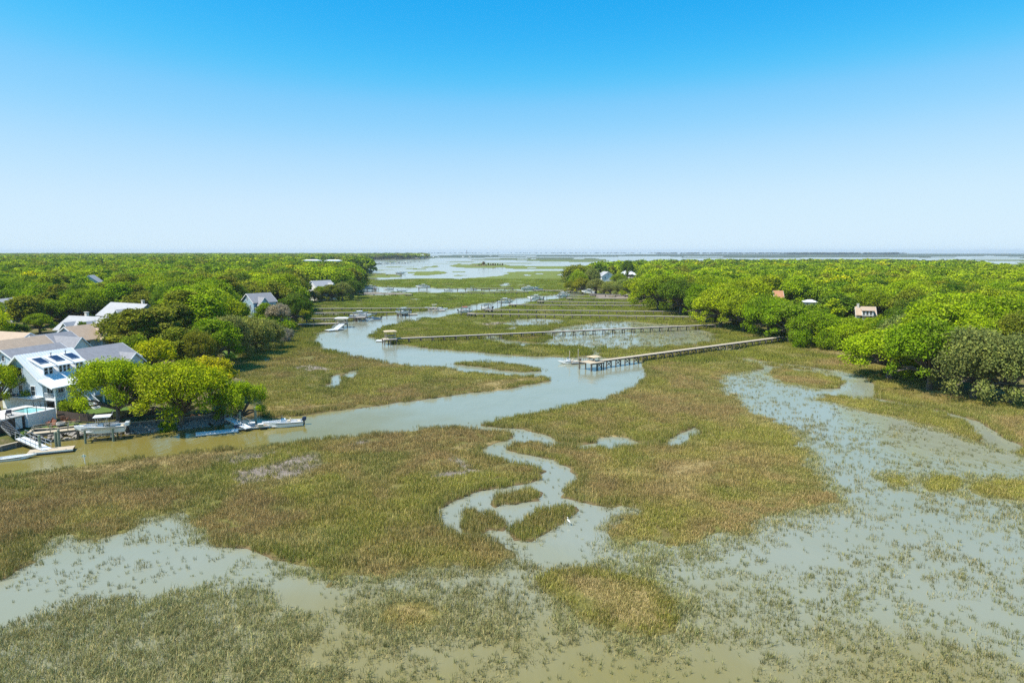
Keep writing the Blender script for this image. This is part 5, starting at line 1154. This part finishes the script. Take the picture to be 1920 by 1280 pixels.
def boat(label, loc, rz, L=7.0, B=2.5, H=1.0, top=None, console=True, motors=1, hullm=None, group='boats', cat='boat', motor=None, cover=None, cabin=False):
    """Open centre-console boat, bow to local +x, keel at loc z."""
    e = empty('boat', loc, rz, label, cat, group)
    link('hull', hull_mesh(L, B, H, hullm or GELCOAT), e)
    f = H * .5
    MB().box(-L * .46, L * .28, -B * .385, B * .385, f - .03, f + .005).build('cockpit_floor', mk('pale_deck_tread', (.66, .65, .62), .6), e)
    st = MB().bar((-L / 2 + .02, -B * .49, H * .86), (L * .2, -B * .505, H * .93), .03, .07).bar((-L / 2 + .02, B * .49, H * .86), (L * .2, B * .505, H * .93), .03, .07); st.build('rub_rail', BLACK, e)
    if console:
        MB().box(-.35, .5, -.45, .45, f, f + .95, (-.08, 0)).build('console', GELCOAT, e, bevel=.06)
        MB().add([(.42, -.45, f + .95), (.42, .45, f + .95), (.1, .42, f + 1.4), (.1, -.42, f + 1.4), (.38, -.45, f + .95), (.38, .45, f + .95), (.06, .42, f + 1.4), (.06, -.42, f + 1.4)], [(0, 1, 2, 3), (7, 6, 5, 4), (0, 4, 5, 1), (1, 5, 6, 2), (2, 6, 7, 3), (3, 7, 4, 0)]).build('windscreen', GLASS, e)
        MB().box(-1.15, -.7, -.5, .5, f, f + .65).box(-1.2, -1.1, -.5, .5, f + .65, f + 1.0).build('helm_seat', TANC, e, bevel=.04)
        MB().box(.55, 1.05, -.35, .35, f, f + .4).build('forward_seat', TANC, e, bevel=.04)
    if cabin:
        MB().box(-.4, L * .3, -B * .36, B * .36, f, f + 1.15, (-.15, 0)).build('cabin', GELCOAT, e, bevel=.1); MB().box(-.35, L * .24, -B * .365, B * .365, f + .7, f + 1.0).build('cabin_window', GLASS, e)
    MB().box(-L / 2 + .25, -L / 2 + .7, -B * .36, B * .36, f, f + .45).build('stern_bench', TANC, e, bevel=.04)
    if top:
        z = f + 2.05; t = MB().box(-1.5, .85, -B * .4, B * .4, z, z + .09).build('t_top', top, e, bevel=.03)
        lg = MB()
        for y in (-.55, .55): lg.bar((.35, y, f), (.55, y * 1.3, z), .05); lg.bar((-.55, y, f), (-1.0, y * 1.3, z), .05); lg.bar((.5, y * 1.2, z - .5), (-.9, y * 1.2, z - .5), .04)
        lg.build('t_top_frame', STEEL, t)
        rd = MB()
        for y in (-.7, -.25, .25, .7): rd.bar((-1.45, y, z), (-1.75, y, z + .8), .025)
        rd.build('rod_holder', STEEL, t)
    if cover: MB().box(-L * .42, L * .2, -B * .4, B * .4, H * .9, H * .98).box(-L * .3, L * .05, -.5, .5, H * .98, H * 1.35).build('boat_cover', cover, e, bevel=.05)
    for k in range(motors): outboard(e, -L / 2, (k - (motors - 1) / 2) * .62, H * .62, 1.15, motor)
    return e

# ------------------------------------------------------------------ the near shore
GB = 'boats by the near bulkhead'
BK = W(145, 812, 0); 
def seawall(label, pts, h0, h1, deck=True):
    """Timber bulkhead of planks between posts along pixel points."""
    P = [W(x, y, 0) for x, y in pts]
    e = empty('bulkhead', (P[0].x, P[0].y, 0), 0, label, 'seawall', 'timber bulkheads'); o = Vector((P[0].x, P[0].y, 0))
    w = MB(); c = MB(); pm = MB().box(-.11, .11, -.11, .11, -1, h1 - .06).mesh('post', mk('grey_timber', (.25, .23, .20), .85, .3, 2, bump=.3))
    for a, b in zip(P, P[1:]):
        a = a - o; b = b - o; d = b - a; L = d.length; u = d / L; nrm = Vector((u.y, -u.x, 0))
        w.bar(a + Vector((0, 0, (h0 + h1) / 2 - .03)), b + Vector((0, 0, (h0 + h1) / 2 - .03)), .12, h1 - h0 - .06)
        if deck: c.bar(a + Vector((0, 0, h1)), b + Vector((0, 0, h1)), .4, .1)
        for k in range(int(L / 1.9) + 1): q = a + u * min(L, k * 1.9 + .1) + nrm * .17; x = link('post', pm, e, q); x.rotation_euler = (0, 0, math.atan2(u.y, u.x))
    w.build('plank_face', mk('weathered_bulkhead', (.19, .18, .165), .85, .35, 1.5, grain=(1, 1, 6), bump=.4), e)
    if deck: c.build('cap_board', WOODN, e)
seawall('low timber bulkhead beside the lower gangway at the picture edge', [(-120, 862), (0, 846), (54, 833)], -.6, .75)
seawall('timber bulkhead behind the boat on its lift', [(54, 827), (64, 819), (112, 817), (146, 812.5), (236, 808)], -.6, 1.25)
seawall('long dark bulkhead under the yard oaks above the stones', [(236, 808), (290, 803), (330, 799.5), (390, 793), (420, 787)], -.6, 1.35)
def riprap():
    r = np.random.default_rng(5); V = []; F = []; o = 0
    import bmesh
    bm = bmesh.new(); bmesh.ops.create_icosphere(bm, subdivisions=1, radius=1); bv = np.array([v.co[:] for v in bm.verts]); bf = np.array([[v.index for v in f.verts] for f in bm.faces]); bm.free()
    runs = [([(238, 809), (290, 804), (330, 800.5), (390, 794), (420, 788), (428, 786)], 620), ([(60, 826), (100, 819), (146, 814), (236, 809.5)], 200), ([(40, 836), (60, 829)], 60)]
    for pts, n in runs:
        P = np.array([W(x, y)[:2] for x, y in pts]); seg = np.linalg.norm(np.diff(P, axis=0), axis=1); cum = np.concatenate([[0], np.cumsum(seg)])
        for k in range(n):
            t = r.random() * cum[-1]; i = min(len(seg) - 1, np.searchsorted(cum, t) - 1 if t > 0 else 0); i = max(i, 0); f = (t - cum[i]) / seg[i]
            p = P[i] + (P[i + 1] - P[i]) * f; d = (P[i + 1] - P[i]) / seg[i]; off = r.random() ** 1.2 * 2.0
            c = np.array([p[0] + d[1] * off, p[1] - d[0] * off, .62 - off * .36 + r.normal() * .08]); s = .14 + .2 * r.random() ** 2 + .05
            v = bv * (1 + .35 * (r.random((len(bv), 1)) - .5)) * s * (np.array([1.3, 1, .75]) * (1 + .3 * (r.random(3) - .5)))
            a = r.random() * 6.28; R = np.array([[math.cos(a), -math.sin(a), 0], [math.sin(a), math.cos(a), 0], [0, 0, 1]])
            V.append(v @ R.T + c); F.append(bf + o); o += len(bv)
    tag(link('rip_rap', mesh_np('rip_rap', np.concatenate(V), np.concatenate(F), STONE)), 'loose grey stones piled at the foot of the bulkhead', kind='stuff')
riprap()
# lift boat
c = W(191, 824, 0); lift_rz = .36
boat_lift('tall pile boat lift in front of the yard bulkhead holding a white boat', c, lift_rz, 3.6, 3.2, .8, h=2.0, mat=PILEG)
boat('white centre console boat with hard top raised on the lift before the yards', (c.x, c.y, .9), lift_rz + math.pi, 6.5, 2.45, 1.2, METALW, group=GB, motors=2, motor=WHITE)
# left floating dock with gangway
f1 = W(97, 848, 0); float_dock('floating dock with gangway below the pool terrace', f1, .42, 5.4, 2.0, group='floating docks by the near shore')
gangway('white gangway sloping down from the mulch bank to the lower dock', W(38, 820, 1.2), W(88, 842, .5), 1.3)
for i, (px, py, h) in enumerate(((76, 846, 2.3), (112, 840, 2.7), (106, 838, 2.2))): lone_pile(('short pile at the near side of the lower floating dock', 'thick green pile at the outer end of the lower floating dock', 'pile just behind the thick green one on the lower dock')[i], W(px, py), h, .2)
p = W(26, 861, 0); boat('long white skiff lying beside the lower floating dock at the picture edge', (p.x, p.y, -.12), .42, 5.0, 1.5, .5, console=False, motors=0, group=GB)
bd = pier('plank boardwalk with posts along the bank beside the lifted boat', W(62, 812, 1.5)[:2], W(150, 803, 1.5)[:2], 1.4, 1.55, 2.0, group='short docks at the near shore', deckm=WOODN, rail=True)
# right floating dock
f2 = W(470, 803, 0); float_dock('floating dock between the two white boats under the moss hung oak', f2, .40, 5.6, 2.2, group='floating docks by the near shore')
gangway('white railed gangway from the moss hung oak down to its dock', W(427, 783, 1.6), W(466, 802, .5), 1.2)
for i, (px, py, h) in enumerate(((451, 802, 2.6), (480, 798, 3.1))): lone_pile(('green pile where the gangway meets the dock', 'tall green pile behind the dock boxes')[i], W(px, py), h, .2)
p = W(531, 799, 0); boat('white open boat with black outboard moored off the end of the dock', (p.x, p.y, -.18), .38 + math.pi, 6.0, 2.2, .95, group=GB, motor=NAVY)
p = W(407, 812, 0); e = float_dock('low white drive on float pointing along the bank', p, .44, 6.0, 1.7, .28, GELCOAT, group='floating docks by the near shore', cleats=False)
def dock_box(label, px, py, s, m):
    p = W(px, py, .45); o = empty('dock_box', p, .4, label, 'storage box', 'boxes on the dock')
    MB().box(-.5 * s, .5 * s, -.32, .32, 0, .55 * s).build('box', m, o, bevel=.03); MB().box(-.53 * s, .53 * s, -.35, .35, .55 * s, .64 * s).build('lid', WHITE, o, bevel=.02)
dock_box('dark blue storage box at the gangway foot', 446, 801, 1.0, NAVY); dock_box('blue storage box between the two green piles', 472, 799, 1.0, HULLB); dock_box('small pale storage box at the boat end of the dock', 489, 800, .8, TANC)
def jetski(label, px, py):
    p = W(px, py, 1.5); e = empty('covered_cart', p, .3, label, 'cart')
    MB().box(-1.1, 1.1, -.5, .5, .35, .8).box(-.5, .4, -.35, .35, .8, 1.1).build('cover', mk('teal_tarpaulin', (.05, .20, .24), .7, .2, 2), e, bevel=.12)
    w = MB().tube([(0, -.08, 0), (0, .08, 0)], [.28, .28], 12).mesh('wheel', BLACK)
    for x in (-.7, .7):
        for y in (-.55, .55): link('wheel', w, e, (x, y, .27))
jetski('teal covered cart parked at the head of the gangway', 411, 772)
# fence, fire pit, chairs in the yard
def fence(label, pts, h=1.3):
    P = [W(x, y, 1.6) for x, y in pts]; o = P[0].copy(); o.z = 1.45; e = empty('garden_fence', o, 0, label, 'fence')
    bm_ = MB().box(-.07, .07, -.012, .012, 0, h).mesh('fence_board', FENCEM); pm = MB().box(-.06, .06, -.06, .06, 0, h + .1).mesh('fence_post', FENCEM); rl = MB()
    for a, b in zip(P, P[1:]):
        a = Vector((a.x - o.x, a.y - o.y, 0)); b = Vector((b.x - o.x, b.y - o.y, 0)); d = b - a; L = d.length; u = d / L; rz = math.atan2(u.y, u.x)
        for k in range(int(L / .16)): q = link('fence_board', bm_, e, a + u * (.08 + k * .16)); q.rotation_euler = (0, 0, rz)
        for k in range(int(L / 2.4) + 1): q = link('fence_post', pm, e, a + u * min(L, k * 2.4) + Vector((-u.y, u.x, 0)) * .09); q.rotation_euler = (0, 0, rz)
        nn = Vector((-u.y, u.x, 0)) * .045
        for z in (.25, h - .2): rl.bar(a + nn + Vector((0, 0, z)), b + nn + Vector((0, 0, z)), .05, .09)
    rl.build('fence_rail', FENCEM, e)
fence('dark board fence round the lawn behind the lifted boat', [(107, 782), (150, 788), (178, 789), (225, 783), (292, 775)])
p = W(114, 795, 1.4)
fp = empty('fire_pit', (p.x, p.y, 1.35), 0, 'round stone fire pit on the mulch below the pool wall', 'fire pit')
MB().tube([(0, 0, 0), (0, 0, .35), (0, 0, .35), (0, 0, .1)], [.7, .65, .48, .46], 14, False).build('ring_wall', CONC, fp); MB().tube([(0, 0, .05), (0, 0, .12)], [.46, .4], 12).build('ash_bed', DARK, fp)
def adirondack(label, dx, dy, rz):
    e = empty('garden_chair', (p.x + dx, p.y + dy, 1.38), rz, label, 'chair', 'chairs round the fire pit'); m = mk('reddish_cedar', (.30, .11, .055), .7, .2, 3)
    MB().box(-.35, .3, -.3, .3, .28, .33, (0, 0)).build('seat', m, e)
    b = MB()
    for k in range(5): b.bar((-.3, -.26 + k * .13, .3), (-.62, -.3 + k * .15, 1.0 + (.08 if k in (1, 2, 3) else 0)), .1, .025)
    b.build('backrest', m, e)
    a = MB().box(-.45, .35, -.04, .04, .52, .55).mesh('armrest', m); l = MB().box(-.035, .035, -.035, .035, 0, .52).mesh('leg', m)
    for y in (-.36, .36):
        link('armrest', a, e, (0, y, 0))
        for x in (-.35, .28): link('leg', l, e, (x, y, 0))
for i in range(4):
    a = .5 + i * 1.35; adirondack(('red cedar chair at the pool side of the fire pit', 'red cedar chair beyond the fire pit', 'red cedar chair nearest the path by the fire pit', 'red cedar chair on the lifted boat side of the fire pit')[(i + 1) % 4], 1.7 * math.cos(a), 1.7 * math.sin(a), a + math.pi * 0)
# channel marker and egret
p = W(161, 869, 0)
mk_ = empty('channel_marker', (p.x, p.y, 0), .3, 'pale leaning post marker standing in the creek off the bulkhead', 'marker')
o = MB().tube([(0, 0, -.8), (-.18, 0, 1.3)], [.05, .045], 6).build('post', WHITE, mk_); MB().box(-.4, .08, -.02, .02, .95, 1.2).build('sign_board', mk('pale_green_sign', (.55, .66, .5), .6), mk_)
def egret():
    p = W(1066, 984, 0); e = empty('egret', (p.x, p.y, -.05), 2.2, 'white egret standing in the winding tidal creek', 'bird'); e.scale = (.85, .85, .85)
    pts = [(-.34, 0, .50, .02, .015), (-.2, 0, .56, .06, .05), (-.05, 0, .62, .10, .095), (.1, 0, .68, .085, .08), (.17, 0, .76, .04, .04), (.13, 0, .87, .03, .03), (.17, 0, .97, .027, .027), (.22, 0, 1.02, .034, .034), (.27, 0, 1.02, .024, .024)]
    me = bpy.data.meshes.new('body'); me.from_pydata([q[:3] for q in pts], [(i, i + 1) for i in range(len(pts) - 1)], []); me.materials.append(mk('white_feathers', (.86, .86, .84), .7, .04, 4))
    o = link('body', me, e); o.modifiers.new('skin', 'SKIN'); o.modifiers.new('sub', 'SUBSURF').render_levels = 2
    for v, q in zip(me.skin_vertices[0].data, pts): v.radius = q[3:]
    MB().tube([(.27, 0, 1.02), (.43, 0, 1.0)], [.02, .003], 6).build('beak', mk('yellow_beak', (.7, .45, .05), .5), e)
    for y in (-.035, .035): MB().tube([(.0, y, .58), (-.02, y, .32), (.01, y, .0)], [.014, .011, .011], 5).build('leg', BLACK, e)
egret()

# ------------------------------------------------------------------ long docks over the marsh
def P2(px, py, z): q = W(px, py, z); return (q.x, q.y)
# right shore, nearest first
A = pier('longest wooden dock with braced piles, ending at the forest, small boat at its tip', P2(1122, 676, 1.9), P2(1466, 631, 1.9), 1.6, 1.9, 3.1, True, WOODN, head=(4.5, -2.2, 2.2), r=.16)
shelter('low tan roofed bench shelter on the head of the longest dock', on(A, -.9, .6), A.rotation_euler[2], 1.8, 2.2, 1.92, 1.0, mk('tan_shelter_roof', (.50, .40, .26), .8))
q = MB(); hr = empty('head_rail', (A.location.x, A.location.y, 1.92), A.rotation_euler[2], 'plank railing along the head of the longest dock', 'railing')
rp = MB().box(-.05, .05, -.05, .05, 0, 1.1).mesh('post', WOODN)
for k in range(5): link('post', rp, hr, (-4.4 + k * .72, 2.1, 0))
MB().box(-4.45, -1.5, 2.07, 2.13, 1.02, 1.1).box(-4.45, -1.5, 2.07, 2.13, .5, .58).build('rail', WOODN, hr)
p = W(1082, 681, 0); float_dock('floating dock off the head of the longest dock', p, .3, 3.6, 2.0)
p = W(1066, 681, 0); boat('small white skiff moored at the tip of the longest dock', (p.x, p.y, -.15), math.pi + .1, 5.2, 1.9, .75, group='boats at the long docks')
for i, (px, py, h) in enumerate(((1068, 680, 3.0), (1084, 678, 3.2))): lone_pile(('pale post beside the skiff at the longest dock', 'pale post behind the float at the longest dock')[i], W(px, py), h, .1, WOODN)
B_ = pier('second longest dock with a tan roofed shelter, ending at the bright oak', P2(742, 634, 1.7), P2(1340, 608, 1.7), 1.5, 1.7, 3.6, False, WOOD, head=(4, -2.5, 1.6), r=.16)
shelter('flat tan roofed shelter at the head of the second longest dock', on(B_, -1.6, .4), B_.rotation_euler[2], 3.2, 2.6, 1.72, 2.2, mk('tan_shelter_roof', (.50, .40, .26), .8))
p = W(720.5, 639, 0); float_dock('brown floating dock at the tip of the second longest dock', p, .1, 2.1, 3.2)
p = W(712, 639.5, 0); float_dock('white square float out past the brown float', p, .1, 2.1, 3.2, .35, GELCOAT)
FD = [  # label, start, end, boat pixel, lift, colour of top, extra
 ('dock ending in the lift with the red topped boat', (890, 587.5), (1318, 593.5), (873, 588.5), RED, 'boat with a faded red top on a lift at the bend', 3.6),
 ('dock ending in a lift with a small white boat under a dark top', (922, 580), (1278, 583.5), (912, 582), NAVY, 'small white boat under a dark canopy on its lift', 3.8),
 ('dock ending in the lift with the tall white boat', (966, 570.5), (1216, 572), (948, 570), METALW, 'tall white boat with a hard top on the lift before the middle docks', 4.0),
 ('dock ending in the lift with the largest white boat at the narrows', (1018, 564.5), (1188, 567), (1004, 563), METALW, 'largest white lifted boat at the creek narrows', 4.2),
 ('dock with boat and dark float near the head of the creek', (1072, 558.5), (1193, 559.5), (1056, 557.5), METALW, 'white boat beside dark floats near the creek head', 4.6),
 ('short dock at the very head of the creek', (1116, 551.5), (1192, 553), (1103, 550.5), METALW, 'white boat with gear piled high at the creek head', 4.8)]
for i, (lb, a, b, bp, tp, bl, sp) in enumerate(FD):
    e = pier(lb, P2(*a, 1.7), P2(*b, 1.7), 1.4, 1.7, sp, head=(3, -1.6, 1.6), r=.17)
    c = W(bp[0], bp[1] + 3.5, 0); lr = e.rotation_euler[2] + (.1, -.2, .15, 0, .2, -.1)[i]
    big = (.85, .8, 1.1, 1.2, 1.1, 1.2)[i]
    boat_lift('boat lift under the ' + bl.replace(' on its lift', '').replace(' on a lift', '').replace(' on the lift', ''), c, lr, 4.2 * big, 3.4, 1.3, group='boat lifts at the far docks', h=3.4)
    boat(bl, (c.x, c.y, 1.4), lr + math.pi * (i % 2), 7.2 * big, 2.6 * big, 1.1 * big, tp, motors=1 + i % 2, group='boats at the long docks')
    f = W(bp[0] + 14, bp[1] + 2.5, 0); float_dock('float beside the ' + bl.split(' on ')[0], f, lr, 5, 2.2, group='floats at the far docks')
    for k in range(2): q_ = W(bp[0] + 12 + k * 9, bp[1] + 2, 0); lone_pile(('outer guide pile by the ', 'inner guide pile by the ')[k] + bl.split(' on ')[0].split(' beside ')[0].split(' at ')[0], q_, 4.6, .1, PILE)
# left shore
LD = [
 ('wide planked dock nearest the grey shrub, with a sloping float ramp', (634, 605.5), (543, 607.5), 2.4, 1.6, 3.0),
 ('dock over the small creek ending at two white boats', (668, 594.5), (566, 597.5), 1.8, 1.7, 3.4),
 ('thin dock with tall posts ending at a white covered boat', (746, 584.5), (584, 586.0), 1.5, 1.7, 3.8),
 ('longest of the thin docks, ending in a cluster of floats and crab pots', (806, 576.5), (584, 578), 1.5, 1.6, 4.0),
 ('dock reaching into the back creek from the dark tree clump', (700, 540.5), (676, 540.0), 1.8, 1.7, 4.5),
 ('long row of piles and walkway along the marsh side of the back creek', (762, 551.0), (680, 550.0), 1.6, 1.5, 5.0),
 ('walkway on dark piles along the far bank of the back creek', (842, 541.0), (962, 539.5), 1.6, 1.6, 5.2),
 ('low walkway following the near bank of the back creek', (862, 548.5), (990, 547.0), 1.4, 1.4, 6.0),
 ('walkway from the low point toward the back creek', (1002, 543.0), (1078, 545.5), 1.4, 1.5, 5.4)]
for i, (lb, a, b, w, z, sp) in enumerate(LD):
    pier(lb, P2(*a, z), P2(*b, z), w, z, sp, head=(3.5, -2.0, 2.2) if i < 6 else None, r=.17)
c = W(640, 611, 0); shelter('white roofed landing shelter where the ramp leaves the wide planked dock', W(641, 606, 1.6), .1, 4.2, 3.4, 1.6, 2.0, METALW)
gangway('white ramp sloping down from the wide planked dock to its float', W(641, 607, 1.6), W(628, 618, .45), 2.0)
p = W(626, 619.5, 0); float_dock('white float at the foot of the ramp', p, .9, 6.5, 3.0, .45, GELCOAT)
BL = [  # boat label, pixel of waterline, length, heading, top, lift?
 ('white cabin boat raised beside the two boat dock', 676, 598.5, 8.5, .1, METALW, True), ('blue hulled boat moored off the two boat dock', 699, 599.0, 6.5, .2, NAVY, False), ('white open boat tied between the two moored boats', 687, 602.0, 5.5, .0, None, False),
 ('white boat with a tent like cover at the thin post dock', 756, 590.5, 7.0, .6, METALW, True), ('low white skiff off the end of the crab pot dock', 826, 581.5, 6.5, .1, None, False), ('cluttered work boat at the crab pot dock head', 813, 580.5, 8.0, .3, TANC, False),
 ('white boat on the lift by the dark tree clump', 696, 542.5, 9.0, .1, METALW, True), ('tan topped boat in the back creek', 728, 543.0, 7.0, .3, TANC, False), ('low white boat lying on the near bank of the back creek', 755, 546.0, 7.0, .1, None, False), ('white sport boat across the back creek', 793, 540.5, 10.0, .2, METALW, True), ('small dark boat alone in the back creek', 842, 545.5, 6.0, .1, NAVY, False), ('dark topped boat by the far walkway piles', 884, 543.0, 7.0, .1, NAVY, False), ('white cruiser at the end of the back creek', 992, 544.0, 11.0, .1, METALW, True), ('dark hulled boat behind the white cruiser', 1007, 543.8, 8.0, .1, NAVY, False)]
for i, (lb, px, py, L, rz, tp, lift) in enumerate(BL):
    p = W(px, py + (2.6 if lift else 0), 0); z = 1.2 if lift else -.2
    boat(lb, (p.x, p.y, z), rz + math.pi * (i % 2), L, L * .36, L * .15, tp, hullm=HULLB if 'blue' in lb or 'dark hulled' in lb else GELCOAT, group='boats at the long docks', motors=1 + (L > 8), cabin='cab' in lb or 'cruiser' in lb)
    if lift: boat_lift('lift holding the ' + lb.split(' at ')[0].split(' on ')[0], p, rz, L * .6, L * .5, 1.1, group='boat lifts at the far docks', h=3.2)
p = W(768, 590.5, 0); float_dock('float beyond the tent covered boat', p, .15, 7, 2.2, group='floats at the far docks'); p = W(818, 583, 0); float_dock('dark float heaped with crab pots', p, .15, 8, 3, group='floats at the far docks')
def crab_pot(px, py, i):
    p = W(px, py, .5); e = MB()
    for a, b in (((0, 0, 0), (.7, 0, 0)), ((0, .7, 0), (.7, .7, 0)), ((0, 0, .5), (.7, 0, .5)), ((0, .7, .5), (.7, .7, .5)), ((0, 0, 0), (0, .7, 0)), ((.7, 0, 0), (.7, .7, 0)), ((0, 0, .5), (0, .7, .5)), ((.7, 0, .5), (.7, .7, .5)), ((0, 0, 0), (0, 0, .5)), ((.7, 0, 0), (.7, 0, .5)), ((0, .7, 0), (0, .7, .5)), ((.7, .7, 0), (.7, .7, .5))): e.bar(a, b, .09)
    tag(e.build('crab_pot', TANC, loc=p, rz=i * .3), 'wire crab pot stacked on the dark float', 'crab pot', 'crab pots')
for i in range(8): crab_pot(813 + (i % 4) * 2.6, 582.5 + (i // 4) * .6, i)
# small boats and docks scattered over the far lagoon
for i, (px, py, L) in enumerate(((668, 508.5, 12), (752, 513.2, 13), (711, 495.2, 14), (726, 494.0, 12), (736, 493.2, 13), (748, 492.6, 13), (760, 493.6, 12), (802, 482.9, 22), (812, 482.6, 20), (822, 482.4, 18), (868, 482.2, 22), (881, 482.0, 20))):
    p = W(px, py, 0); lb = ('first', 'second', 'third', 'fourth', 'fifth', 'sixth', 'seventh', 'eighth', 'ninth', 'tenth', 'eleventh', 'last')[i] + ' tiny white boat out on the distant lagoon, counting from the near point'
    boat(lb, (p.x, p.y, 0), .1 + .2 * i, L, L * .34, L * .16, METALW if i % 2 else RED if i == 2 else None, group='boats on the distant lagoon')
for i, (a, b) in enumerate((((700, 513.5), (752, 514.5)), ((690, 494.5), (770, 492.0)), ((770, 489.5), (795, 489.8)))):
    pier('distant lagoon dock ' + ('beside the wooded point', 'lined with small boats', 'below the white shore houses')[i], P2(*a, 2.0), P2(*b, 2.0), 2.4, 2.0, 12, group='docks on the distant lagoon', r=.3)
# upturned pale boat at the marsh edge
p = W(582, 562.5, 0); boat('pale dinghy drawn up on the marsh edge by the second waterfront house', (p.x, p.y, .3), .1, 7.5, 2.2, .8, console=False, motors=0, group='boats at the long docks')

# ------------------------------------------------------------------ thin summer haze
def haze():
    t = NT('thin_haze'); v = t.n('ShaderNodeVolumePrincipled'); v.inputs['Color'].default_value = (.78, .90, 1, 1); v.inputs['Density'].default_value = 6e-5; v.inputs['Anisotropy'].default_value = .1
    t.l(v.outputs[0], t.out.inputs['Volume'])
    o = MB().box(-18500, 18500, -80, 17500, -2.5, 58).build('haze', t.m); tag(o, 'thin pale summer haze over the marsh and woods', kind='stuff')
haze()
